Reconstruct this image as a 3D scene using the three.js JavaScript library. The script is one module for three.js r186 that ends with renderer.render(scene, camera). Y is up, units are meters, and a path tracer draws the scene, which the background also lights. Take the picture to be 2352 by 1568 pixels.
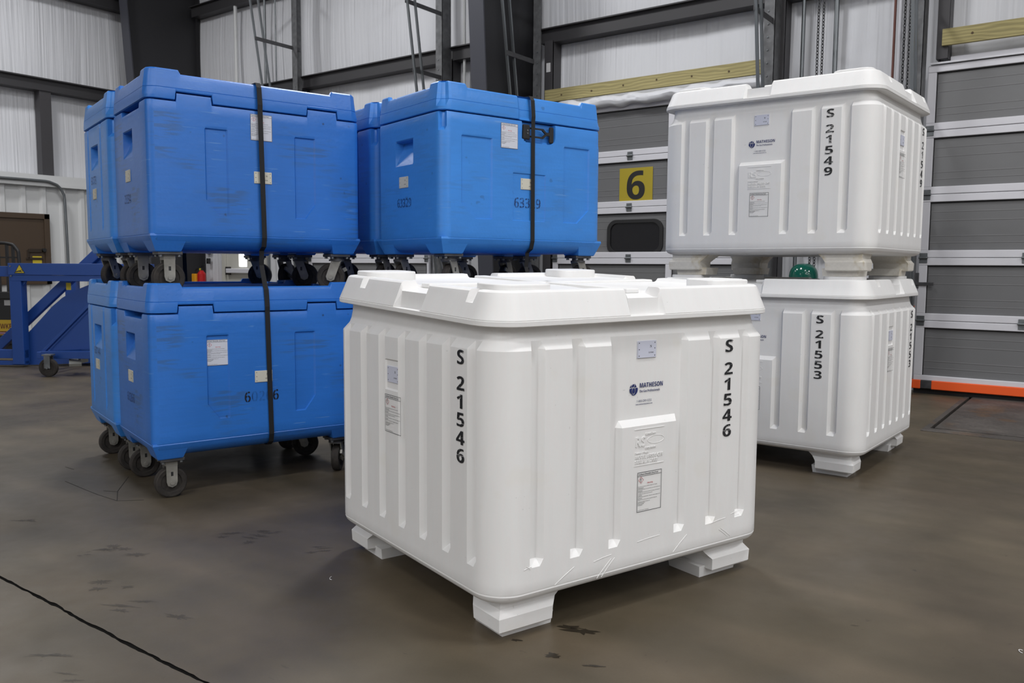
import * as THREE from 'three';
import { mergeGeometries, toCreasedNormals } from 'three/addons/utils/BufferGeometryUtils.js';
import { RoundedBoxGeometry } from 'three/addons/geometries/RoundedBoxGeometry.js';
import { RectAreaLightUniformsLib } from 'three/addons/lights/RectAreaLightUniformsLib.js';
import { FontLoader } from 'three/addons/loaders/FontLoader.js';
import { TextGeometry } from 'three/addons/geometries/TextGeometry.js';

// ---------------------------------------------------------------- camera, light, exposure
const scene = new THREE.Scene();
scene.background = new THREE.Color(0x000000);
const CAM_YAW = 0.6347, EYE = 1.2;
const camera = new THREE.PerspectiveCamera(2 * Math.atan(784 / 1916.4) * 180 / Math.PI, 1.5, 0.05, 80);
camera.position.set(0, EYE, 0);
camera.rotation.order = 'YXZ';
camera.rotation.set(-0.08907, CAM_YAW, 0.00673);
camera.focus = 3.0;
camera.userData.fStop = 9;
const renderer = new THREE.WebGLRenderer({ antialias: true });
renderer.toneMapping = THREE.LinearToneMapping;
renderer.toneMappingExposure = 0.62;
renderer.shadowMap.enabled = true;
renderer.shadowMap.type = THREE.PCFSoftShadowMap;
RectAreaLightUniformsLib.init();
const LAMP_POWER = 112;                                  // nits-like strength of each high bay panel
const LAMP_Y = 6.8;
const LAMPS = [];
LAMPS.push([-12.0, -4.2], [-7.8, -5.4], [-3.8, -5.2], [0.8, -3.2], [5.4, -5.2], [5.0, -1.0], [-0.4, 3.2], [5.4, 3.2], [10, -1.0], [10, 3.2], [14.6, -1.0], [14.6, 3.2], [-0.4, 7.4], [5.4, 7.4], [-5.0, 7.4], [-0.4, 11.6], [5.4, 11.6], [-5.0, 11.6], [-5.0, 15.8], [-0.4, 15.8]);

// ---------------------------------------------------------------- helpers
let seed = 20240611;
const rnd = () => { seed = (seed * 1664525 + 1013904223) >>> 0; return seed / 4294967296; };
const rr = (a, b) => a + (b - a) * rnd();
const clamp = (v, a = 0, b = 1) => Math.min(b, Math.max(a, v));
const lerp = (a, b, t) => a + (b - a) * t;
const sstep = (a, b, x) => { const t = clamp((x - a) / (b - a)); return t * t * (3 - 2 * t); };
function hash(x, y, s) { let h = (x * 374761393 + y * 668265263 + s * 1274126177) | 0; h = Math.imul(h ^ (h >>> 13), 1274126177); return ((h ^ (h >>> 16)) >>> 0) / 4294967296; }
function vnoise(x, y, px, py, s) {      // tileable value noise with periods px, py
  const xi = Math.floor(x), yi = Math.floor(y), fx = x - xi, fy = y - yi;
  const u = fx * fx * (3 - 2 * fx), v = fy * fy * (3 - 2 * fy);
  const w = (n, p) => ((n % p) + p) % p;
  const a = hash(w(xi, px), w(yi, py), s), b = hash(w(xi + 1, px), w(yi, py), s), c = hash(w(xi, px), w(yi + 1, py), s), d = hash(w(xi + 1, px), w(yi + 1, py), s);
  return lerp(lerp(a, b, u), lerp(c, d, u), v);
}
function fbm(x, y, px, py, s, oct = 4) { let t = 0, k = 0.5, n = 0; for (let i = 0; i < oct; i++) { t += k * vnoise(x, y, px, py, s + i * 17); n += k; x *= 2; y *= 2; px *= 2; py *= 2; k *= 0.5; } return t / n; }
const used = {};
function numbered(n) { const k = used[n] = (used[n] ?? -1) + 1; return k ? `${n}_${String(k).padStart(3, '0')}` : n; }
function tag(o, label, category, group) { o.userData.label = label; o.userData.category = category; if (group) o.userData.group = group; return o; }
function thing(name, label, category, pos = [0, 0, 0], turn = 0, group) {
  const o = new THREE.Group(); o.name = numbered(name); scene.add(o); o.position.set(...pos); o.rotation.y = turn; return tag(o, label, category, group);
}
function struct(name, label) { const o = new THREE.Group(); o.name = numbered(name); scene.add(o); o.userData.kind = 'structure'; if (label) o.userData.label = label; return o; }
function part(parent, name, geo, mat, label) {
  const m = new THREE.Mesh(Array.isArray(geo) ? merge(geo) : geo, mat); m.name = name; m.castShadow = m.receiveShadow = true; parent.add(m); if (label) m.userData.label = label; return m;
}
function norm(g) { if (g.index) g = g.toNonIndexed(); for (const k of Object.keys(g.attributes)) if (!['position', 'normal', 'uv'].includes(k)) g.deleteAttribute(k); if (!g.attributes.uv) g.setAttribute('uv', new THREE.BufferAttribute(new Float32Array(g.attributes.position.count * 2), 2)); return g; }
function merge(list) { return list.length === 1 ? list[0] : mergeGeometries(list.map(norm)); }
function box(x0, x1, y0, y1, z0, z1, r = 0) {
  const w = x1 - x0, h = y1 - y0, d = z1 - z0;
  const g = r ? new RoundedBoxGeometry(w, h, d, 2, Math.min(r, w / 2.05, h / 2.05, d / 2.05)) : new THREE.BoxGeometry(w, h, d);
  g.translate((x0 + x1) / 2, (y0 + y1) / 2, (z0 + z1) / 2); return boxUV(g);
}
function boxUV(g) {                    // uv in metres by the dominant normal
  g = g.index ? g.toNonIndexed() : g; const p = g.attributes.position, n = g.attributes.normal, uv = new Float32Array(p.count * 2);
  for (let i = 0; i < p.count; i++) {
    const ax = Math.abs(n.getX(i)), ay = Math.abs(n.getY(i)), az = Math.abs(n.getZ(i));
    const [u, v] = ay >= ax && ay >= az ? [p.getX(i), p.getZ(i)] : ax > az ? [p.getZ(i), p.getY(i)] : [p.getX(i), p.getY(i)];
    uv[2 * i] = u; uv[2 * i + 1] = v;
  }
  g.setAttribute('uv', new THREE.BufferAttribute(uv, 2)); return g;
}
function bar(p, q, w, h = w, r = 0) {  // box bar from p to q, w across (horizontal), h high
  const a = new THREE.Vector3(...p), b = new THREE.Vector3(...q), L = a.distanceTo(b);
  const g = r ? new RoundedBoxGeometry(w, h, L, 2, r) : new THREE.BoxGeometry(w, h, L);
  const m = new THREE.Matrix4(), d = b.clone().sub(a).normalize(), up = Math.abs(d.y) > 0.98 ? new THREE.Vector3(0, 0, 1) : new THREE.Vector3(0, 1, 0);
  const x = up.clone().cross(d).normalize(), y = d.clone().cross(x);
  m.makeBasis(x, y, d); g.applyMatrix4(m); g.translate((a.x + b.x) / 2, (a.y + b.y) / 2, (a.z + b.z) / 2); return g;
}
function cyl(r, h, pos, axis = 'y', seg = 24, r2 = r) {
  const g = new THREE.CylinderGeometry(r2, r, h, seg); if (axis === 'x') g.rotateZ(-Math.PI / 2); if (axis === 'z') g.rotateX(Math.PI / 2); g.translate(...pos); return g;
}
function tube(pts, r, seg = 8, n = 40) { return new THREE.TubeGeometry(new THREE.CatmullRomCurve3(pts.map(p => new THREE.Vector3(...p)), false, 'catmullrom', 0.1), n, r, seg); }
function extr(poly, depth, bevel = 0) {
  const s = new THREE.Shape(poly.map(([x, y]) => new THREE.Vector2(x, y)));
  return new THREE.ExtrudeGeometry(s, { depth, bevelEnabled: bevel > 0, bevelSize: bevel, bevelThickness: bevel, bevelSegments: 2, curveSegments: 10 });
}
function dataTex(w, h, f, { srgb = true, rep = [1, 1] } = {}) {
  const d = new Uint8Array(w * h * 4);
  for (let y = 0; y < h; y++) for (let x = 0; x < w; x++) { const c = f(x / w, y / h), i = (y * w + x) * 4; d[i] = clamp(c[0]) * 255; d[i + 1] = clamp(c[1]) * 255; d[i + 2] = clamp(c[2]) * 255; d[i + 3] = 255; }
  const t = new THREE.DataTexture(d, w, h); t.wrapS = t.wrapT = THREE.RepeatWrapping; t.magFilter = THREE.LinearFilter; t.minFilter = THREE.LinearMipmapLinearFilter; t.generateMipmaps = true;
  if (srgb) t.colorSpace = THREE.SRGBColorSpace; t.repeat.set(...rep); t.needsUpdate = true; return t;
}
function canvasTex(w, h, draw) {
  const c = document.createElement('canvas'); c.width = w; c.height = h; const g = c.getContext('2d'); draw(g, w, h);
  const t = new THREE.CanvasTexture(c); t.colorSpace = THREE.SRGBColorSpace; t.magFilter = THREE.LinearFilter; t.anisotropy = 8; return t;
}
const std = (color, roughness = 0.6, metalness = 0, o = {}) => new THREE.MeshStandardMaterial({ color, roughness, metalness, ...o });
const lin = (r, g, b) => new THREE.Color().setRGB(r, g, b);
const gray3 = v => [v, v, v];

// Loft of a rounded rectangle: rows of {y, inset}, extra inset and height changes per side and place.
// side 0 = +z, 1 = +x, 2 = -z, 3 = -x ; t runs left to right seen from outside.
function loft({ a, b, r, seg = 8, tl = [], ts = [], rows, disp = () => 0, yf = (s, t, y) => y, top = true, bottom = true, crease = 0.5 }) {
  const uniq = (l, L) => [...new Set([-L, ...l.filter(v => Math.abs(v) < L - 1e-4), L].map(v => +v.toFixed(5)))].sort((p, q) => p - q);
  const La = a - r, Lb = b - r, T = [uniq(tl, La), uniq(ts, Lb), uniq(tl, La), uniq(ts, Lb)], P = [];
  const N = [[0, 1], [1, 0], [0, -1], [-1, 0]], C = [[La, Lb], [La, -Lb], [-La, -Lb], [-La, Lb]];
  for (let s = 0; s < 4; s++) {
    for (const t of T[s]) { const [nx, nz] = N[s]; const x = s === 0 ? t : s === 2 ? -t : nx * a, z = s === 1 ? -t : s === 3 ? t : nz * b; P.push({ x, z, nx, nz, s, t }); }
    for (let k = 1; k < seg; k++) { const th = k / seg * Math.PI / 2, [n0, n1] = [N[s], N[(s + 1) % 4]], nx = n0[0] * Math.cos(th) + n1[0] * Math.sin(th), nz = n0[1] * Math.cos(th) + n1[1] * Math.sin(th); P.push({ x: C[s][0] + r * nx, z: C[s][1] + r * nz, nx, nz, s: -1 - s, t: k / seg }); }
  }
  let acc = 0; P.forEach((p, i) => { if (i) acc += Math.hypot(p.x - P[i - 1].x, p.z - P[i - 1].z); p.l = acc; });
  const n = P.length, pos = [], uv = [], at = (j, i) => {
    const R = rows[j], p = P[i % n], d = R.inset + disp(p.s, p.t, R.y, R);
    const y = p.s >= 0 ? yf(p.s, p.t, R.y, R) : yf(p.s, p.t, R.y, R);
    return [p.x - p.nx * d, y, p.z - p.nz * d, i === n ? acc + 0.01 : p.l, y + (R.vo ?? 0)];
  };
  const quad = (A, B, Cc, D) => { for (const q of [A, B, Cc, A, Cc, D]) { pos.push(q[0], q[1], q[2]); uv.push(q[3], q[4]); } };
  for (let j = 0; j + 1 < rows.length; j++) for (let i = 0; i < n; i++) quad(at(j, i), at(j, i + 1), at(j + 1, i + 1), at(j + 1, i));
  const cap = (j, up) => { const y = rows[j].y; for (let i = 0; i < n; i++) { const A = at(j, i), B = at(j, i + 1), c = [0, y, 0, 0, 0]; for (const q of up ? [A, B, c] : [B, A, c]) { pos.push(q[0], q[1], q[2]); uv.push(q[0], q[2]); } } };
  if (top) cap(rows.length - 1, true); if (bottom) cap(0, false);
  const g = new THREE.BufferGeometry(); g.setAttribute('position', new THREE.Float32BufferAttribute(pos, 3)); g.setAttribute('uv', new THREE.Float32BufferAttribute(uv, 2)); g.computeVertexNormals();
  return toCreasedNormals(g, crease);
}
// tapered block between two rectangles [x0,x1,z0,z1] at several heights
function stackBlock(levels) {
  const pos = [], q = (A, B, C, D) => pos.push(...A, ...B, ...C, ...A, ...C, ...D), V = ([y, x0, x1, z0, z1]) => [[x0, y, z1], [x1, y, z1], [x1, y, z0], [x0, y, z0]];
  for (let j = 0; j + 1 < levels.length; j++) { const A = V(levels[j]), B = V(levels[j + 1]); for (let i = 0; i < 4; i++) q(A[i], A[(i + 1) % 4], B[(i + 1) % 4], B[i]); }
  const b = V(levels[0]), t = V(levels[levels.length - 1]); q(b[3], b[2], b[1], b[0]); q(t[0], t[1], t[2], t[3]);
  const g = new THREE.BufferGeometry(); g.setAttribute('position', new THREE.Float32BufferAttribute(pos, 3)); g.computeVertexNormals(); return boxUV(g);
}
function decal(parent, name, w, h, tex, pos, ry, o = {}) {
  const m = new THREE.MeshStandardMaterial({ map: tex, transparent: true, roughness: o.roughness ?? 0.6, polygonOffset: true, polygonOffsetFactor: -2 });
  const p = part(parent, name, new THREE.PlaneGeometry(w, h), m, o.label); p.position.set(...pos); p.rotation.y = ry; p.castShadow = false; return p;
}

// ---------------------------------------------------------------- textures and materials
const concreteMap = dataTex(2048, 2048, (u, v) => {          // 7 m of mottled, scuffed concrete
  const a = fbm(u * 5, v * 5, 5, 5, 3, 5), b = fbm(u * 34, v * 34, 34, 34, 9, 3), c = fbm(u * 9, v * 38, 9, 38, 21, 3), e = fbm(u * 21, v * 13, 21, 13, 29, 3), f = hash(Math.floor(u * 2048), Math.floor(v * 2048), 5);
  let k = 0.80 + 0.24 * (a - 0.5) + 0.14 * (b - 0.5) + 0.22 * (c - 0.5) + 0.16 * (e - 0.5) + 0.035 * (f - 0.5);
  if (vnoise(u * 300, v * 300, 300, 300, 33) > 0.982) k -= 0.11;
  return [k, k * 0.985 - 0.02 * (c - 0.5), k * 0.965 - 0.05 * (a - 0.5)];
});
const concreteRough = dataTex(512, 512, (u, v) => gray3(0.50 + 0.35 * (fbm(u * 8, v * 8, 8, 8, 41, 4) - 0.5) + 0.1 * (fbm(u * 60, v * 60, 60, 60, 2, 2) - 0.5)), { srgb: false });
const concreteBump = dataTex(512, 512, (u, v) => gray3(fbm(u * 60, v * 60, 60, 60, 77, 3)), { srgb: false });
concreteMap.repeat.set(1 / 7, 1 / 7); for (const t of [concreteRough, concreteBump]) t.repeat.set(1 / 3.3, 1 / 3.3);
const M = {};
M.floor = new THREE.MeshStandardMaterial({ color: lin(0.139, 0.114, 0.077), map: concreteMap, roughnessMap: concreteRough, roughness: 1, bumpMap: concreteBump, bumpScale: 0.0006 });
const filmBump = dataTex(1024, 512, (u, v) => {
  const x = u * 46 + 1.4 * (fbm(u * 5, v * 2, 5, 2, 8, 3) - 0.5);
  return gray3(0.5 + 0.55 * (fbm(x, v * 1.5, 46, 2, 15, 3) - 0.5) + 0.35 * (fbm(u * 160 + 2 * vnoise(u * 9, v * 3, 9, 3, 4), v * 3, 160, 3, 19, 2) - 0.5));
}, { srgb: false, rep: [1 / 4, 1 / 4] });
M.film = std(lin(0.66, 0.67, 0.70), 0.5, 0, { bumpMap: filmBump, bumpScale: 0.02 });
M.liner = std(lin(0.62, 0.63, 0.63), 0.45);
M.steel = std(lin(0.020, 0.020, 0.023), 0.55);
M.girt = std(lin(0.036, 0.035, 0.038), 0.5);
M.jamb = std(lin(0.05, 0.048, 0.052), 0.5);
const galvMap = dataTex(256, 256, (u, v) => gray3(0.72 + 0.25 * (fbm(u * 20, v * 20, 20, 20, 66, 3) - 0.5)));
M.galv = std(lin(0.40, 0.43, 0.45), 0.42, 0.75, { map: galvMap });
M.galvDark = std(lin(0.17, 0.17, 0.18), 0.5, 0.5, { map: galvMap });
M.galvPost = std(lin(0.26, 0.265, 0.275), 0.5, 0.35, { map: galvMap });
M.alu = std(lin(0.66, 0.66, 0.70), 0.42, 0.1);
M.panelGlass = std(lin(0.150, 0.152, 0.156), 0.32, 0, {});
M.panelLine = std(lin(0.20, 0.20, 0.205), 0.45);
M.rubber = std(lin(0.012, 0.012, 0.013), 0.75);
M.black = std(lin(0.014, 0.014, 0.015), 0.5);
M.darkGlass = std(lin(0.010, 0.010, 0.012), 0.16);
M.orange = std(lin(0.82, 0.10, 0.012), 0.6);
M.yellow = std(lin(0.60, 0.47, 0.03), 0.55);
M.brown = std(lin(0.066, 0.043, 0.026), 0.5);
M.dumper = std(lin(0.012, 0.060, 0.270), 0.42);
const woodMap = dataTex(512, 128, (u, v) => {
  const w = v * 6 + 1.3 * fbm(u * 4, v * 2, 4, 2, 12, 3), ring = 0.5 + 0.5 * Math.sin(w * 6.283 * 1.5 + 3 * fbm(u * 2, v, 2, 1, 30, 3)), f = fbm(u * 8, v * 90, 8, 90, 14, 3);
  const k = 0.62 + 0.1 * ring + 0.16 * (f - 0.5); return [k * 0.93, k * 0.87, k * 0.60];
}, { rep: [1 / 1.4, 1 / 0.3] });
M.wood = std(0xffffff, 0.75, 0, { map: woodMap });
// white polyethylene with faint scuffs and yellowed smears
const whiteMap = dataTex(640, 640, (u, v) => {
  const a = fbm(u * 5, v * 5, 5, 5, 51, 5), b = fbm(u * 60, v * 8, 60, 8, 57, 3), s = sstep(0.70, 0.80, fbm(u * 7, v * 9, 7, 9, 61, 5)), d = vnoise(u * 240, v * 240, 240, 240, 71) > 0.992 ? 0.10 : 0;
  const k = 0.893 + 0.020 * (a - 0.5) + 0.014 * (b - 0.5) - d; return [k - 0.004 * s, k - 0.002 - 0.007 * s, k - 0.006 - 0.014 * s];
}, { rep: [1 / 1.6, 1 / 1.6] });
const whiteBump = dataTex(512, 512, (u, v) => gray3(0.5 + 0.5 * (fbm(u * 90, v * 90, 90, 90, 81, 2) - 0.5) + 0.4 * (fbm(u * 12, v * 12, 12, 12, 83, 3) - 0.5)), { srgb: false, rep: [1 / 0.9, 1 / 0.9] });
M.white = std(0xffffff, 0.5, 0, { map: whiteMap, bumpMap: whiteBump, bumpScale: 0.00025 });
const feetMap = dataTex(512, 512, (u, v) => { const a = fbm(u * 6, v * 6, 6, 6, 151, 5), s = sstep(0.5, 0.75, a), f = fbm(u * 50, v * 50, 50, 50, 153, 3); const k = 0.87 + 0.05 * (f - 0.5); return [k - 0.10 * s, k - 0.015 - 0.13 * s, k - 0.05 - 0.19 * s]; }, { rep: [1 / 0.5, 1 / 0.5] });
M.whiteFoot = std(0xffffff, 0.6, 0, { map: feetMap });
// blue polyethylene with horizontal scrapes, dark rubs and pale scratches
function blueTex(s, dirt, base) {
  return dataTex(800, 800, (u, v) => {
    const a = fbm(u * 5, v * 5, 5, 5, s, 4), streak = fbm(u * 14, v * 150, 14, 150, s + 3, 3), patch = fbm(u * 4, v * 6, 4, 6, s + 5, 4), rub = sstep(0.56, 0.74, patch) * sstep(0.42, 0.68, streak);
    const sc = sstep(0.80, 0.86, fbm(u * 10, v * 260, 10, 260, s + 9, 2)) * sstep(0.45, 0.62, fbm(u * 6, v * 6, 6, 6, s + 11, 3));
    const spot = sstep(0.83, 0.90, fbm(u * 22, v * 26, 22, 26, s + 13, 3));
    const k = 1 + 0.10 * (a - 0.5) + 0.05 * (streak - 0.5);
    let c = base.map(x => x * k);
    const mix = (t, q) => { c = c.map((x, i) => lerp(x, q[i], t)); };
    mix(rub * 0.42 * dirt, [0.25, 0.33, 0.46]); mix(sc * 0.5, [0.50, 0.62, 0.80]); mix(spot * 0.6 * dirt, [0.14, 0.20, 0.30]); return c;
  }, { rep: [1 / 1.5, 1 / 1.5] });
}
const blueA = blueTex(201, 1, [0.172, 0.440, 0.775]), blueB = blueTex(233, 0.35, [0.235, 0.525, 0.845]);
const blueBump = dataTex(512, 512, (u, v) => gray3(0.5 + 0.6 * (fbm(u * 10, v * 10, 10, 10, 91, 3) - 0.5) + 0.3 * (fbm(u * 90, v * 90, 90, 90, 93, 2) - 0.5)), { srgb: false, rep: [1, 1] });
M.blueA = std(0xffffff, 0.36, 0, { map: blueA, bumpMap: blueBump, bumpScale: 0.0012 });
M.blueB = std(0xffffff, 0.36, 0, { map: blueB, bumpMap: blueBump, bumpScale: 0.0012 });
const tyreMap = dataTex(256, 256, (u, v) => { const k = 0.16 + 0.1 * (fbm(u * 20, v * 20, 20, 20, 99, 3) - 0.5); return [k * 1.1, k, k * 0.92]; });
M.tyre = std(0xffffff, 0.8, 0, { map: tyreMap });
M.tread = std(lin(0.055, 0.045, 0.037), 0.85);
M.fork = std(lin(0.58, 0.56, 0.50), 0.5, 0.25, { map: galvMap });
M.strap = std(lin(0.006, 0.006, 0.007), 0.75);
const plateMap = dataTex(512, 512, (u, v) => { const a = fbm(u * 8, v * 8, 8, 8, 111, 5), r = sstep(0.52, 0.72, fbm(u * 5, v * 5, 5, 5, 115, 4)), b = fbm(u * 90, v * 90, 90, 90, 117, 2); const k = 0.33 + 0.16 * (a - 0.5) + 0.10 * (b - 0.5); return [k + 0.06 * r, k * 0.95 - 0.0 * r, k * 0.9 - 0.05 * r]; }, { rep: [1 / 1.5, 1 / 1.5] });
M.plate = std(0xffffff, 0.55, 0.2, { map: plateMap });
M.green = std(lin(0.004, 0.085, 0.060), 0.14);
M.tagPlate = std(lin(0.66, 0.67, 0.74), 0.4);
M.tagCream = std(lin(0.62, 0.60, 0.50), 0.5);

// ---------------------------------------------------------------- room shell
const XL = -14.45, XR = 18, ZB = -9.05, ZF = 18, ROOF = 7.9, JOINT = -1.34;
{ // floor slabs with a sawn joint; leveller pit cut out by using separate slabs
  const f = struct('floor', 'worn grey brown concrete floor with a sawn joint');
  const slab = (x0, x1, z0, z1, res, rz = res) => {
    const nx = Math.max(1, Math.ceil((x1 - x0) / res)), nz = Math.max(1, Math.ceil((z1 - z0) / rz)), g = new THREE.PlaneGeometry(x1 - x0, z1 - z0, nx, nz); g.rotateX(-Math.PI / 2); g.translate((x0 + x1) / 2, 0, (z0 + z1) / 2);
    const p = g.attributes.position, uv = g.attributes.uv; for (let i = 0; i < p.count; i++) uv.setXY(i, p.getX(i), p.getZ(i));
    const m = new THREE.Mesh(g, M.floor); m.name = 'slab'; m.receiveShadow = m.castShadow = true; f.add(m); return m;
  };
  const e = 0.0055;
  // ragged joint edges: the slab edge is jittered
  const A = slab(-6.5, 1.2, JOINT + e, 1.2, 0.018, 0.2), B = slab(-6.5, 1.2, -6.78, JOINT - e, 0.018, 0.2);
  for (const [m, s] of [[A, 1], [B, -1]]) { const p = m.geometry.attributes.position; for (let i = 0; i < p.count; i++) if (Math.abs(p.getZ(i) - JOINT) < e * 1.5) { const x = p.getX(i); p.setZ(i, JOINT + s * e * (0.2 + 2.0 * fbm(x * 26 + 300, s * 5 + 9, 4096, 64, 5, 3)) + 0.012 * (fbm(x * 2.3 + 300, 3, 4096, 64, 9, 3) - 0.5)); } p.needsUpdate = true; m.geometry.computeVertexNormals(); }
  slab(XL, -6.5, JOINT + e, ZF, 0.2); slab(XL, -6.5, ZB, JOINT - e, 0.15); slab(-6.5, XR, 1.2, ZF, 0.5); slab(1.2, XR, JOINT + e, 1.2, 0.3); slab(1.2, XR, -6.78, JOINT - e, 0.2);
  slab(-6.5, -1.16, ZB, -6.78, 0.1); slab(1.0, XR, ZB, -6.78, 0.3);
  part(f, 'joint_filler', box(XL, XR, -0.16, -0.012, JOINT - 0.03, JOINT + 0.03), std(lin(0.010, 0.009, 0.008), 0.95));
  part(f, 'foundation', box(XL, XR, -0.5, -0.2, ZB, ZF), M.rubber);
  part(f, 'pit_kerb', [box(-1.19, 1.0, -0.15, 0.004, -6.92, -6.78), box(-1.19, -1.15, -0.15, 0.003, -8.95, -6.78)], M.plate, 'rusty steel kerb angle around the dock leveller');
  part(f, 'leveller_plate', box(-1.12, 0.9, -0.012, 0.006, -8.93, -6.94), M.plate, 'worn rusty steel dock leveller plate');
  part(f, 'pit_floor', box(-1.2, 1.05, -0.2, -0.16, ZB, -6.78), M.rubber);
  // dark stains and tyre marks that show an outline of their own
  const stainM = new THREE.MeshStandardMaterial({ color: lin(0.030, 0.027, 0.025), roughness: 0.6, transparent: true, opacity: 0.27 });
  const wetM = new THREE.MeshStandardMaterial({ color: lin(0.030, 0.024, 0.017), roughness: 0.15, transparent: true, opacity: 0.75 });
  const blob = (cx, cz, w, h, turn, rag, n = 26) => {
    const pts = []; for (let i = 0; i < n; i++) { const t = i / n * 6.2832, k = 1 - rag * rnd(); pts.push([w / 2 * Math.cos(t) * k, h / 2 * Math.sin(t) * k]); }
    const g = new THREE.ShapeGeometry(new THREE.Shape(pts.map(q => new THREE.Vector2(...q)))); g.rotateX(-Math.PI / 2); g.rotateY(turn); g.translate(cx, 0.0012, cz); return g;
  };
  const from = (px, py) => { const a = (px - 1176) / 1916.4, b = -(py - 784) / 1916.4, cp = Math.cos(0.08907), sp = Math.sin(0.08907), cr = Math.cos(0.00673), sr = Math.sin(0.00673); const u = cr * a - sr * b, v = sr * a + cr * b, dy = v * cp - sp, dz = -v * sp - cp, k = -EYE / dy, X = u * k, Z = dz * k, c = Math.cos(CAM_YAW), s = Math.sin(CAM_YAW); return [X * c + Z * s, -X * s + Z * c]; };
  for (const [px, py, w, h, n] of [[245, 1345, 0.13, 0.07, 3], [280, 1265, 0.16, 0.08, 5], [553, 1232, 0.16, 0.07, 5], [610, 1222, 0.12, 0.05, 4], [300, 1410, 0.25, 0.05, 4], [730, 1265, 0.12, 0.04, 4], [150, 1525, 0.2, 0.04, 4], [60, 1200, 0.14, 0.05, 4], [205, 1275, 0.08, 0.03, 3], [2295, 1475, 0.05, 0.02, 1], [2100, 1312, 0.05, 0.03, 1], [1985, 1445, 0.06, 0.03, 1]])
    for (let i = 0; i < n; i++) { const [x, z] = from(px, py); part(f, 'floor_stain', blob(x + rr(-w, w) * 0.6, z + rr(-w, w) * 0.35, w * rr(0.4, 0.9), h * rr(0.4, 1), rr(-0.5, 0.3) + CAM_YAW, 0.75, 44), stainM); }
  for (const [px, py, w, h] of [[1335, 1450, 0.16, 0.06], [1310, 1440, 0.12, 0.035], [1270, 1505, 0.06, 0.045], [1365, 1530, 0.09, 0.02], [1185, 1470, 0.05, 0.03]]) { const [x, z] = from(px, py); part(f, 'water_spot', blob(x, z, w, h, CAM_YAW - 0.2, 0.7, 18), wetM, 'wet spot on the concrete'); }
  // hairline cracks
  const crackM = std(lin(0.028, 0.025, 0.022), 0.9);
  const crack = list => { const P = list.map(q => from(...q)), out = []; for (let i = 0; i + 1 < P.length; i++) out.push(bar([P[i][0], 0.0006, P[i][1]], [P[i + 1][0], 0.0006, P[i + 1][1]], 0.004, 0.0008)); part(f, 'crack', out, crackM); };
  crack([[295, 1095], [270, 1128], [269, 1150]]); crack([[150, 1105], [190, 1122], [225, 1136], [269, 1150], [330, 1148]]); crack([[238, 1127], [269, 1129]]); crack([[150, 1072], [170, 1078]]);
}
// insulated wall behind the dock doors, with wrinkled white facing
{
  const w = struct('wall_back', 'white faced insulation wall behind the dock doors');
  const facing = (x0, x1, y0, y1) => {
    const nx = Math.ceil((x1 - x0) / 0.05), g = new THREE.PlaneGeometry(x1 - x0, y1 - y0, nx, 6); g.translate((x0 + x1) / 2, (y0 + y1) / 2, ZB); const p = g.attributes.position, uv = g.attributes.uv;
    for (let i = 0; i < p.count; i++) { const x = p.getX(i), y = p.getY(i); p.setZ(i, ZB + 0.05 * (fbm(x * 1.6 + 50, y * 0.25 + 50, 4096, 4096, 5, 4) - 0.5) + 0.03 * Math.sin((y - y0) / (y1 - y0) * Math.PI)); uv.setXY(i, x, y); } g.computeVertexNormals(); return g;
  };
  for (const [y0, y1] of [[0, 4.08], [4.08, 5.6], [5.6, ROOF]]) for (let x = XL; x < XR - 0.1; x += 1.53) part(w, 'insulation_panel', facing(x, Math.min(XR, x + 1.53), y0, y1), M.film);
  part(w, 'outer_sheet', box(XL, XR, -0.2, ROOF, ZB - 0.25, ZB - 0.1), M.liner);
  for (const y of [4.06, 5.63]) part(w, 'girt', [box(-13.6, -6.45, y - 0.08, y + 0.09, ZB + 0.02, ZB + 0.2), box(-13.6, -6.45, y + 0.075, y + 0.09, ZB + 0.02, ZB + 0.25), box(-6.1, -1.62, y - 0.08, y + 0.09, ZB + 0.02, ZB + 0.2), box(-6.1, -1.62, y + 0.075, y + 0.09, ZB + 0.02, ZB + 0.25), box(-1.6, XR, y - 0.08, y + 0.09, ZB + 0.02, ZB + 0.2)], M.girt, 'dark steel wall girt');
}
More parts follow.
